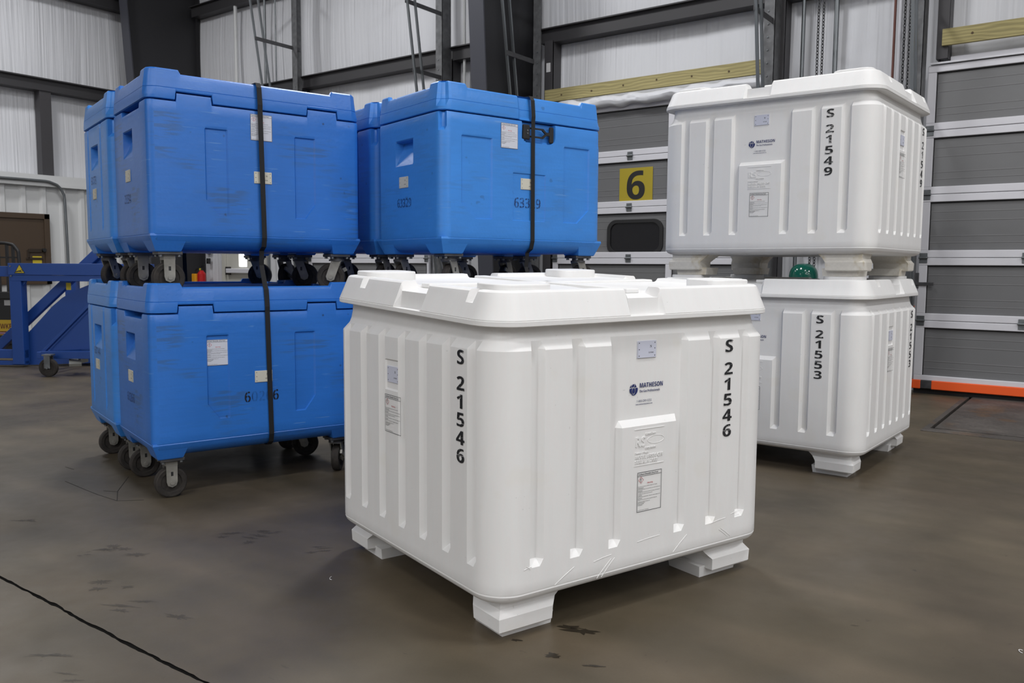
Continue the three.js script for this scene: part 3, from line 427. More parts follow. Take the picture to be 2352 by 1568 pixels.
const LA = WA + 0.013, LB = WB + 0.013;
const whiteLid = (() => {
  const notchL = [-0.10, 0.043], notchS = [-0.03, 0.15], nick = [[-0.365, -0.312], [0.42, 0.468]], e = 0.012;
  const tl = [], ts = []; for (const [p, q] of [notchL]) tl.push(p - e, p, q, q + e); for (const [p, q] of [notchS]) ts.push(p - e, p, q, q + e); for (const [p, q] of nick) ts.push(p, p + 0.006, q - 0.006, q);
  const rows = [[1.030, 0.05], [1.030, 0.006], [1.033, 0], [1.047, 0.0], [1.0485, 0.0035], [1.051, 0.002], [1.098, 0.022], [1.126, 0.033], [1.134, 0.037], [1.139, 0.044], [1.140, 0.056], [1.139, 0.094], [1.128, 0.104], [1.124, 0.114]].map(([y, inset], i) => ({ y, inset, i }));
  const inN = (s, t) => s < 0 ? 0 : s % 2 === 0 ? clamp(Math.min(t - (notchL[0] - e), notchL[1] + e - t) / e) : clamp(Math.min(t - (notchS[0] - e), notchS[1] + e - t) / e);
  const inK = (s, t) => s < 0 || s % 2 === 0 ? 0 : Math.max(...nick.map(([p, q]) => clamp(Math.min(t - p, q - t) / 0.006)));
  return loft({ a: LA, b: LB, r: WR + 0.01, seg: 12, tl, ts, rows, crease: 0.45, disp: (s, t, y, R) => s < 0 ? 0 : (R.i >= 5 && R.i <= 7 ? inN(s, t) * Math.max(0, 0.026 - R.inset + (R.i > 5 ? 0.006 : 0)) : 0) + (R.i >= 7 && R.i <= 9 ? 0.016 * inK(s, t) : 0), yf: (s, t, y, R) => R.i >= 7 ? Math.min(y, lerp(y, 1.106 + (R.i > 10 ? 0.01 : 0), inN(s, t)), lerp(y, R.i < 11 ? 1.108 : y, inK(s, t))) : y });
})();
const padGeo = (() => { const s = new THREE.Shape(), x = 0.104, z = 0.084, r = 0.05; s.moveTo(-x + r, -z); s.lineTo(x - r, -z); s.absarc(x - r, -z + r, r, -Math.PI / 2, 0); s.lineTo(x, z - r); s.absarc(x - r, z - r, r, 0, Math.PI / 2); s.lineTo(-x + r, z); s.absarc(-x + r, z - r, r, Math.PI / 2, Math.PI); s.lineTo(-x, -z + r); s.absarc(-x + r, -z + r, r, Math.PI, Math.PI * 1.5); const g = new THREE.ExtrudeGeometry(s, { depth: 0.03, bevelEnabled: true, bevelSize: 0.005, bevelThickness: 0.006, bevelSegments: 3, curveSegments: 8 }); g.rotateX(-Math.PI / 2); g.translate(0, 1.122, 0); return boxUV(g); })();
function footGeo(sx, sz) {
  const u = (p, q) => sx > 0 ? [p, q] : [-q, -p], w = (p, q) => sz > 0 ? [p, q] : [-q, -p];
  return [stackBlock([[0.03, ...u(0.398, 0.600), ...w(0.412, 0.552)], [0.036, ...u(0.392, 0.605), ...w(0.406, 0.557)], [0.080, ...u(0.390, 0.607), ...w(0.404, 0.559)], [0.104, ...u(0.368, 0.590), ...w(0.38, 0.54)], [0.15, ...u(0.318, 0.592), ...w(0.33, 0.542)]]), stackBlock([[0, ...u(0.366, 0.565), ...w(0.356, 0.516)], [0.045, ...u(0.36, 0.57), ...w(0.35, 0.521)]])];
}
const embossGeo = (() => {
  const L = [], put = (txt, size, x, y, wmax) => { const g = new TextGeometry(txt, { font: M.font, size, depth: 0.0028, curveSegments: 4 }); g.computeBoundingBox(); const b = g.boundingBox; g.scale(Math.min(1, wmax / (b.max.x - b.min.x)), 1, 1); g.translate(x, y, 0); L.push(g); };
  put('RS', 0.034, -0.072, 0.582, 0.056); put('Container', 0.008, -0.022, 0.620, 0.05); put('Corporation', 0.008, -0.022, 0.571, 0.05); put('Decatur, Illinois', 0.006, -0.07, 0.556, 0.135); put('MODEL #RS30 OFF', 0.012, -0.07, 0.5385, 0.135); put('SERIAL # 2005', 0.012, -0.07, 0.522, 0.115);
  const t = new THREE.TorusGeometry(0.04, 0.002, 6, 40); t.scale(1, 0.35, 0.8); t.translate(0.03, 0.601, 0); L.push(t);
  for (const y of [0.642, 0.514]) L.push(box(-0.073, 0.07, y, y + 0.0018, 0, 0.002)); return merge(L);
})();
function whiteContainer(num, pos, turn, label, k, faint, tilt = [0, 0, 0]) {
  const t = thing('insulated_container', label, 'container', pos, turn, 'white insulated containers');
  const body = part(t, 'body', whiteBody, M.white);
  part(body, 'embossed_text', embossGeo, M.white, 'raised moulded maker lettering').position.set(0, 0, WB - 0.0004);
  const lid = part(t, 'lid', whiteLid, M.white); lid.rotation.set(tilt[0], 0, tilt[1]); lid.position.set(1.03 * tilt[1], tilt[2], -1.03 * tilt[0]);  // the lids sit a little askew
  for (const sx of [-1, 1]) for (const sz of [-1, 1]) {
    part(lid, 'stacking_pad', padGeo, M.white).position.set(sx * 0.487, 0, sz * 0.455); part(t, 'foot', footGeo(sx, sz), pos[1] > 0 ? M.whiteFoot : M.white, 'stepped corner foot');
  }
  part(lid, 'lid_rib', [box(-0.03, 0.03, 1.115, 1.133, -0.5, 0.5, 0.006), box(-0.56, 0.56, 1.115, 1.133, -0.03, 0.03, 0.006)], M.white);
  if (!pos[1] && k === 7) for (const [u0, y0, u1, y1] of [[-0.05, 0.243, 0.06, 0.249], [0.385, 0.215, 0.44, 0.176], [0.375, 0.212, 0.425, 0.176], [-0.235, 0.152, -0.17, 0.208], [-0.215, 0.152, -0.155, 0.208], [-0.415, 0.168, -0.335, 0.212], [0.33, 0.244, 0.41, 0.252], [0.13, 0.172, 0.2, 0.225], [-0.25, 0.212, -0.17, 0.222], [-0.54, 0.243, -0.51, 0.248], [-0.53, 0.252, -0.515, 0.24], [0.44, 0.262, 0.5, 0.268]]) part(body, 'scratch', tube([[u0, y0, WB + 0.0002], [(u0 + u1) / 2, (y0 + y1) / 2 + 0.0015, WB + 0.0004], [u1, y1, WB + 0.0002]], 0.0011, 5, 10), M.white, 'raised plastic scratch');
  const st = stencilS(num, k, faint), pt = plateTex('S' + num, false);
  const sides = [[0, 0], [Math.PI, 0], [-Math.PI / 2, 1], [Math.PI / 2, 1]];
  for (const [ry, short] of sides) {
    const d = short ? WA : WB, at = (x, y, o) => { const s = Math.sin(ry), c = Math.cos(ry); return [x * c + (d + o) * s, y, -x * s + (d + o) * c]; };
    decal(t, 'stencil_number', 0.07, 0.40, st, at(short ? 0.408 : 0.402, 0.742, 0.0012), ry, { label: 'black stencilled container number' });
    const px = short ? -0.072 : -0.004, py = short ? 0.802 : 0.918, base = short ? -0.006 : -GD;
    const pl = part(t, 'asset_plate', new RoundedBoxGeometry(0.092, 0.062, 0.003, 2, 0.002), M.tagPlate, 'small pale asset plate'); pl.position.set(...at(px, py, base + 0.0015)); pl.rotation.y = ry;
    const pr = decal(pl, 'plate_print', 0.088, 0.058, pt, [0, 0, 0.0018], 0);
    decal(t, 'hazard_label', short ? 0.128 : 0.118, 0.142, hazWhite, at(short ? -0.066 : 0.002, short ? 0.655 : 0.420, 0.0012), ry, { label: 'carbon dioxide warning label' });
    if (!short) decal(t, 'logo_print', 0.172, 0.172 * 330 / 640 + 0.0, logoTex, at(0.0, 0.766, -GD + 0.0012), ry, { label: 'dark blue company logo and phone line' });
  }
  return t;
}
whiteContainer('21546', [-1.886, 0, -2.7957], 1.2487, 'white insulated container standing alone, stencilled S 21546', 7, 0, [0.034, 0.0104, 0.012]);
whiteContainer('21553', [-1.7933, 0, -5.5154], -0.0363, 'white insulated container stencilled S 21553, on the floor under another white one', 19);
whiteContainer('21549', [-1.7783, 1.159, -5.5133], -0.0387, 'white insulated container stencilled S 21549, stacked on another white one', 31, 1, [0.012, -0.012, 0.008]);

// ---------------------------------------------------------------- blue wheeled containers
const BA = 0.5713, BB = 0.3554;
function blueBody(kind) {
  const A = kind === 'A', r = A ? 0.035 : 0.06, tl = [], ts = [], e = 0.008;
  const pan = A ? [[-0.295, -0.177, -1], [0.182, 0.303, 1]] : [[-0.446, -0.2415, -1], [0.265, 0.466, 1]];
  const tabs = A ? [[-0.426, -0.258], [0.262, 0.428]] : [];
  for (const [p, q] of pan) { const cut = A ? 0.062 : 0.094; tl.push(p, q, p + e, q - e, p + cut, q - cut); } for (const [p, q] of tabs) tl.push(p - 0.004, p, q, q + 0.004);
  if (!A) tl.push(-0.104, -0.099, 0.126, 0.131, -0.043, -0.036, 0.193, 0.2, -0.028, -0.016, -0.003, 0.01, 0.147, 0.16, 0.173, 0.185);
  ts.push(-0.128, -0.122, 0.062, 0.068, -0.03, -0.155, -0.145, 0.215, 0.225); const gr = kind === 'C' ? [-0.2, 0.14] : []; for (const c of gr) ts.push(c - 0.022, c - 0.012, c + 0.012, c + 0.022);
  const ys = [[0.222, 0.075], [0.226, 0.056], [0.236, 0.036], [0.252, 0.018], [0.272, 0.006], [0.292, 0.0], [0.295, 0.0022], [0.298, 0], [0.34, 0], [0.399, 0], [0.404, 0], [0.45, 0], [0.49, 0], [0.56, 0], [0.66, 0], [0.665, 0], [0.70, 0], [0.708, 0], [0.73, 0], [0.77, 0], [0.81, 0], [0.832, 0], [0.837, 0], [0.842, 0], [0.852, 0], [0.875, 0], [0.90, 0], [0.942, 0], [0.950, 0.003], [0.953, 0.012], [0.953, 0.05]];
  const rows = ys.map(([y, inset], i) => ({ y, inset, i })), N = rows.length;
  const disp = (s, t, y, R) => {
    let d = 0; if (s < 0) return !A && y > 0.872 && t > 0.35 && t < 0.65 ? 0.022 : 0;
    if (s % 2 === 0) {
      for (const [p, q, sgn] of pan) { // recessed panel with one cut lower corner
        
        if (t >= p && t <= q) d = Math.max(d, 0.010 * clamp(Math.min(t - p, q - t) / e) * clamp((y - 0.399) / 0.005) * clamp((0.838 - y) / 0.005));
      }
      if (!A && t > -0.104 && t < 0.131) d = Math.max(d, 0.007 * clamp(Math.min(t + 0.104, 0.131 - t) / 0.005) * clamp((y - 0.399) / 0.006) * clamp((0.666 - y) / 0.005));
      if (!A && s === 0 && t > -0.043 && t < 0.2) { const dx = Math.min(t + 0.043, 0.2 - t), yb = 0.837 + 0.03 * (1 - clamp(dx / 0.04)); d = Math.max(d, 0.028 * clamp(dx / 0.007) * clamp((y - yb) / 0.006)); }
    } else {
      if (t > -0.128 && t < 0.068) d = Math.max(d, 0.055 * clamp(Math.min(t + 0.128, 0.068 - t) / 0.006) * clamp((y - 0.70) / 0.12) * clamp((0.8375 - y) / 0.005));
      for (const c of gr) d = Math.max(d, 0.014 * clamp((0.022 - Math.abs(t - c)) / 0.01) * clamp((y - 0.34) / 0.05));
    }
    return d;
  };
  const inTab = t => Math.max(0, ...tabs.map(([p, q]) => clamp(Math.min(t - p + 0.004, q + 0.004 - t) / 0.004)));
  const yf = (s, t, y, R) => { let v = y; if (s >= 0 && s % 2 === 0 && y > 0.398 && y < 0.49) for (const [p, q, sgn] of pan) if (t >= p && t <= q) { const cut = A ? 0.062 : 0.094, hy = 0.081, dx = sgn < 0 ? t - p : q - t, up = dx < cut ? hy * (1 - dx / cut) : 0; v = y < 0.41 ? y + up : lerp(0.404 + up, 0.49, (y - 0.404) / 0.086); } if (R.i >= N - 4) { if (s >= 0 && s % 2 === 0) v = y + 0.04 * inTab(t) * (R.i === N - 4 ? 0.9 : 1); if (A && s >= 0 && s % 2 === 1) v = y - 0.026 * clamp(Math.min(t + 0.155, 0.225 - t) / 0.01); } return v; };
  const g = [loft({ a: BA, b: BB, r, seg: A ? 5 : 8, tl, ts, rows, disp, yf, crease: 0.4 })];
  for (const sx of [-1, 1]) for (const sz of [-1, 1]) { const u = (p, q) => sx > 0 ? [p, q] : [-q, -p], w = (p, q) => sz > 0 ? [p, q] : [-q, -p]; g.push(stackBlock([[0.211, ...u(0.42, BA - 0.034), ...w(0.20, BB - 0.034)], [0.216, ...u(0.415, BA - 0.03), ...w(0.195, BB - 0.03)], [0.289, ...u(0.39, BA - 0.0005), ...w(0.165, BB - 0.0005)], [0.30, ...u(0.39, BA - 0.003), ...w(0.165, BB - 0.003)]])); }
  return merge(g);
}
function blueLid(kind) {
  const A = kind === 'A', r = A ? 0.05 : 0.065, tabs = A ? [[-0.430, -0.254], [0.258, 0.432]] : [], tl = [], ts = [], e = 0.006, pl = 0.412, ps = 0.235;
  for (const [p, q] of tabs) tl.push(p - e, p, q, q + e); tl.push(-pl, -pl + 0.012, pl - 0.012, pl); ts.push(-ps, -ps + 0.012, ps - 0.012, ps, -0.17, -0.165, -0.14, -0.135, 0.16, 0.165, 0.19, 0.195);
  const nk = A ? null : [-0.05, 0.035]; if (nk) tl.push(nk[0] - 0.02, nk[0], nk[1], nk[1] + 0.01);
  const rows = [[0.957, 0.05], [0.957, 0.004], [0.960, -0.003], [0.975, -0.004], [1.012, -0.002], [1.0135, 0.0005], [1.016, -0.001], [1.066, 0.006], [1.080, 0.010], [1.087, 0.017], [1.088, 0.024], [1.087, 0.038], [1.0535, 0.042]].map(([y, inset], i) => ({ y, inset, i }));
  const inTab = t => Math.max(0, ...tabs.map(([p, q]) => clamp(Math.min(t - p + e, q + e - t) / e)));
  const pad = (s, t) => s < 0 ? 1 : clamp((Math.abs(t) - (s % 2 ? ps : pl) + 0.012) / 0.012);
  const notch = (s, t) => nk && s === 0 ? clamp(Math.min((t - nk[0] + 0.02) / 0.02, (nk[1] + 0.01 - t) / 0.01)) : 0;
  const nick = (s, t) => s >= 0 && s % 2 ? Math.max(clamp(Math.min(t + 0.17, -0.135 - t) / 0.005), clamp(Math.min(t - 0.16, 0.195 - t) / 0.005)) : 0;
  const yf = (s, t, y, R) => { let v = y; if (R.i <= 3 && s >= 0 && s % 2 === 0) v += 0.041 * inTab(t) * (R.i === 3 ? 0.85 : 1); if (R.i >= 8 && R.i <= 11) v += 0.02 * pad(s, t); if (R.i >= 9 && R.i <= 11) v -= 0.018 * nick(s, t) * (pad(s, t) > 0.5 ? 0 : 1); return v; };
  const disp = (s, t, y, R) => s < 0 ? (t > 0.2 && t < 0.8 && y > 0.99 && R.i < 10 ? (A ? 0.006 : 0.014) : 0) : notch(s, t) * (R.i >= 2 && R.i <= 9 ? 0.02 * clamp((y - 0.95) / 0.02) : 0);
  const g = [loft({ a: BA, b: BB, r, seg: A ? 4 : 6, tl, ts, rows, disp, yf, crease: 0.4 })];
  return merge(g);
}
const BG = {}; for (const k of ['A', 'B', 'C']) BG[k] = [blueBody(k), blueLid(k === 'C' ? 'B' : k)];
const wheelGeo = (R, w) => { const p = [[0.02, -w * 0.30], [R * 0.62, -w * 0.34], [R * 0.66, -w * 0.46], [R * 0.90, -w * 0.5], [R * 0.97, -w * 0.44], [R, -w * 0.3], [R, w * 0.3], [R * 0.97, w * 0.44], [R * 0.90, w * 0.5], [R * 0.66, w * 0.46], [R * 0.62, w * 0.34], [0.02, w * 0.30]].map(q => new THREE.Vector2(...q)); const g = new THREE.LatheGeometry(p, 36); g.rotateX(Math.PI / 2); return toCreasedNormals(g, 0.5); };
const WG = wheelGeo(0.08, 0.046), PLATE = box(-0.06, 0.06, 0.196, 0.2125, -0.055, 0.055, 0.003), HUB = merge([cyl(0.011, 0.078, [0, 0, 0], 'z', 12), cyl(0.017, 0.064, [0, 0, 0], 'z', 6)]);
const SWIVEL = merge([cyl(0.036, 0.02, [0, 0.188, 0], 'y', 20), cyl(0.044, 0.01, [0, 0.178, 0], 'y', 20)]), BOLTS = merge([[-0.045, -0.042], [0.045, -0.042], [-0.045, 0.042], [0.045, 0.042]].map(([x, z]) => cyl(0.009, 0.012, [x, 0.192, z], 'y', 8)));
const SLOTM = M.black;
function caster(parent, x, z, turn, rake, brake) {
  const c = new THREE.Group(); c.name = 'caster'; c.position.set(x, 0, z); parent.add(c);
  part(c, 'mounting_plate', PLATE, M.galvDark); part(c, 'plate_bolts', BOLTS, M.galv);
  const s = new THREE.Group(); s.rotation.y = turn; // swivelled assembly
  const cs = Math.cos(turn), sn = Math.sin(turn), put = (name, geo, mat, label) => { const m = part(c, name, geo, mat, label); m.rotation.y = turn; return m; };
  const wh = put('wheel', WG, M.tyre, 'black caster wheel'); wh.position.set(rake * cs, 0.08, -rake * sn); put('axle', HUB, M.fork).position.set(rake * cs, 0.08, -rake * sn);
  if (rake) put('swivel_race', SWIVEL, M.galvDark);
  const legs = []; for (const k of [-1, 1]) { const g = extr([[-0.027, 0.172], [0.027, 0.172], [rake + 0.026, 0.085], [rake + 0.020, 0.066], [rake, 0.057], [rake - 0.020, 0.066], [rake - 0.026, 0.085]], 0.005, 0.0008); g.translate(0, 0, k * 0.031 - 0.0025); legs.push(g); }
  legs.push(box(-0.03, 0.03, 0.168, rake ? 0.178 : 0.198, -0.034, 0.034, 0.003)); put('fork', legs, M.fork, 'galvanised fork');
  if (!brake) put('fork_slot', [box(rake * 0.45 - 0.006, rake * 0.45 + 0.006, 0.116, 0.138, 0.0335, 0.0345)], SLOTM);
  if (brake) put('brake_lever', [bar([rake, 0.085, 0.04], [rake - 0.085, 0.13, 0.04], 0.012, 0.022), cyl(0.02, 0.014, [rake, 0.085, 0.04], 'z', 12)], M.fork, 'steel brake lever');
}
function blueContainer(kind, pos, turn, label, o = {}) {
  const t = thing('wheeled_container', label, 'container', pos, turn, 'blue wheeled containers'), mat = kind === 'A' ? M.blueA : M.blueB;
  part(t, 'body', BG[kind][0], mat); part(t, 'lid', BG[kind][1], mat);
  const sw = o.swivel ?? [0, 0, 0.5, -0.4];
  caster(t, -0.466, 0.262, sw[0], o.rake?.[0] ?? 0, false); caster(t, -0.466, -0.262, sw[1], o.rake?.[1] ?? 0, false); caster(t, 0.466, 0.262, sw[2], 0.032, o.brake ?? true); caster(t, 0.466, -0.262, sw[3], 0.032, false);
  if (kind !== 'A') { const r = part(t, 'latch', [box(-0.036, 0.012, 0.852, 0.935, BB - 0.012, BB + 0.006, 0.010), bar([0.0, 0.918, BB - 0.006], [0.11, 0.918, BB - 0.006], 0.008, 0.009), bar([0.0, 0.872, BB - 0.006], [0.11, 0.872, BB - 0.006], 0.008, 0.009), bar([0.108, 0.918, BB - 0.006], [0.135, 0.897, BB - 0.006], 0.01, 0.012), bar([0.108, 0.872, BB - 0.006], [0.135, 0.893, BB - 0.006], 0.01, 0.012), box(0.128, 0.165, 0.885, 0.905, BB - 0.012, BB - 0.001, 0.004), box(0.158, 0.188, 0.846, 0.938, BB - 0.014, BB + 0.002, 0.010)], M.rubber, 'black rubber pull latch'); part(r, 'rivet', [cyl(0.005, 0.004, [-0.008, 0.902, BB + 0.007], 'z', 10), cyl(0.005, 0.004, [-0.008, 0.886, BB + 0.007], 'z', 10)], M.galv); }
  const front = (n, w, h, tex, x, y, l, z = 0.0012) => decal(t, n, w, h, tex, [x, y, BB + z], 0, { label: l }), left = (n, w, h, tex, x, y, l) => decal(t, n, w, h, tex, [-BA - 0.0012, y, x], -Math.PI / 2, { label: l });
  if (o.label) front('hazard_label', 0.116, 0.135, hazBlue, o.label[0], o.label[1], 'white carbon dioxide warning label', o.label[2] ?? 0.0012);
  const plate = (x, y, z, ry, l) => { const p = part(t, 'asset_plate', new RoundedBoxGeometry(0.096, 0.062, 0.003, 2, 0.002), M.tagCream, 'small riveted asset plate'); p.position.set(x, y, z); p.rotation.y = ry; decal(p, 'plate_print', 0.092, 0.058, plateTex(o.num ?? '60000', true), [0, 0, 0.0018], 0); };
  if (o.plates !== false) { if (!o.hidden) plate(0.004, 0.606, BB + (kind === 'A' ? 0.0015 : -0.0055), 0); plate(-BA - 0.0015, o.py ?? 0.608, o.px ?? -0.04, -Math.PI / 2); }
  if (o.num && !o.hidden && !o.noFront) { front('stencil_number', 0.20, 0.085, blueNum(o.num, 91, o.style), o.nx ?? -0.005, 0.50, 'faded stencilled number', kind === 'A' ? 0.0012 : -0.0058); }
  if (o.num) left('stencil_number', 0.165, 0.075, blueNum(o.snum ?? o.num, 57, 'thin'), o.sx ?? -0.055, o.sy ?? 0.49, 'faint stencilled number');
  return t;
}
const place = (ref, u, w, y) => [ref.x + u * Math.cos(ref.r) + w * Math.sin(ref.r), y, ref.z - u * Math.sin(ref.r) + w * Math.cos(ref.r)];
const A1 = { x: -4.0598, z: -2.8927, r: 1.2848 }, A2 = { x: -4.0656, z: -2.917, r: 1.2858 }, B2 = { x: -3.0937, z: -3.9782, r: 1.2803 };
const HA = 1.0539 + 0.0, HB = 1.0578;
blueContainer('A', place(A1, 0, 0, 0), A1.r, 'blue wheeled container on the floor with 60266 on its side, under another blue one', { num: '60266', style: 'bold', nx: -0.008, label: [-0.236, 0.747, -0.0088], swivel: [0, 0, 0.9, -0.6], px: -0.04 });
blueContainer('A', place(A2, 0, 0, HA), A2.r, 'scuffed blue wheeled container on top of the strapped stack beside the blue dumper', { num: '2234', style: 'thin', noFront: true, label: [0.0, 0.866], swivel: [0, 0, 2.6, -0.6], hidden: false });
blueContainer('C', place(A1, -0.015, -0.735, 0), A1.r, 'blue wheeled container with a grooved end on the floor behind the container numbered 60266', { num: '60144', hidden: true, py: 0.60, px: -0.06, sy: 0.68, sx: -0.06, swivel: [0, 0, 0.4, -0.4] });
blueContainer('C', place(A2, -0.02, -0.725, HA), A2.r, 'blue wheeled container with a grooved end, atop the rear stack beside the blue dumper', { num: '6178', hidden: true, py: 0.56, px: -0.05, sy: 0.64, sx: -0.06, swivel: [0.2, 0.5, 0.6, -0.4], rake: [0.03, 0.03] });
blueContainer('B', place(B2, 0, 0, HB), B2.r, 'light blue wheeled container with black rubber latch and number 63329, top of its stack', { num: '63329', style: 'thin', nx: 0.005, label: [-0.13, 0.86], swivel: [0.35, 0.2, 0.0, -0.4], rake: [0.035, 0.035], brake: false, px: -0.035, sx: -0.031, sy: 0.494 });
blueContainer('B', place(B2, 0, 0, 0), B2.r, 'blue wheeled container on the floor under the one with the rubber latch', { num: '63318', hidden: true, swivel: [0.35, 0, 0, -0.4] });
blueContainer('C', place(B2, -0.01, -0.735, HB), B2.r, 'blue wheeled container behind the one with the rubber latch, top of its stack', { num: '63340', hidden: true, swivel: [0.35, 0.2, 0.3, -0.4], rake: [0.03, 0.03] });
blueContainer('C', place(B2, -0.01, -0.735, 0), B2.r, 'blue wheeled container on the floor at the rear of the stack with the rubber latch', { num: '63351', hidden: true });
// webbing straps around each pair of stacks
function strap(ref, hTop, u0, u1, label) {
  const t = thing('webbing_strap', label, 'strap', [ref.x, 0, ref.z], ref.r), wd = 0.026, f = BB + 0.005, bk = -1.105;
  const path = [[0.30, 0.222], [f - 0.045, 0.224], [f - 0.014, 0.245], [f, 0.288], [f + 0.001, 0.955], [f + 0.004, 0.98], [f - 0.004, 1.07], [f - 0.02, 1.094], [f - 0.06, 1.20], [f - 0.05, hTop + 0.224], [f - 0.014, hTop + 0.245], [f, hTop + 0.29], [f + 0.001, hTop + 0.955], [f + 0.004, hTop + 0.98], [f - 0.004, hTop + 1.07], [f - 0.02, hTop + 1.094], [f - 0.1, hTop + 1.097], [bk + 0.06, hTop + 1.1], [bk, hTop + 1.06], [bk, 0.26], [bk + 0.06, 0.214], [-0.3, 0.214], [0.30, 0.222]];
  const pos = [], n = path.length, H = hTop + 1.1, th = 0.0022;
  const V = path.map(([w, y]) => [lerp(u0, u1, clamp(y / H)), y, w]);
  const nrm = V.map((v, i) => { const a = V[Math.max(0, i - 1)], b = V[Math.min(n - 1, i + 1)], dy = b[1] - a[1], dz = b[2] - a[2], L = Math.hypot(dy, dz) || 1; return [-dz / L, dy / L]; });
  const q = (a, b, c, d) => pos.push(...a, ...b, ...c, ...a, ...c, ...d);
  for (let i = 0; i + 1 < n; i++) { const P = (k, s, o) => [V[k][0] + s * wd / 2, V[k][1] + nrm[k][0] * o, V[k][2] + nrm[k][1] * o]; const [a, b] = [i, i + 1];
    q(P(a, -1, th), P(a, 1, th), P(b, 1, th), P(b, -1, th)); q(P(a, 1, 0), P(a, -1, 0), P(b, -1, 0), P(b, 1, 0)); q(P(a, 1, th), P(a, 1, 0), P(b, 1, 0), P(b, 1, th)); q(P(a, -1, 0), P(a, -1, th), P(b, -1, th), P(b, -1, 0)); }
  const g = new THREE.BufferGeometry(); g.setAttribute('position', new THREE.Float32BufferAttribute(pos, 3)); g.computeVertexNormals(); part(t, 'webbing', boxUV(g), M.strap);
  part(t, 'ratchet', [box(u0 - 0.03, u0 + 0.03, 0.7, 0.85, bk - 0.04, bk - 0.004, 0.008), cyl(0.012, 0.07, [u0, 0.78, bk - 0.03], 'x', 10)], M.galvDark);
}
strap(A1, HA, 0.046, 0.008, 'black webbing strap around the blue stack beside the dumper'); strap(B2, HB, 0.045, 0.03, 'black webbing strap around the blue stack with the rubber latch');

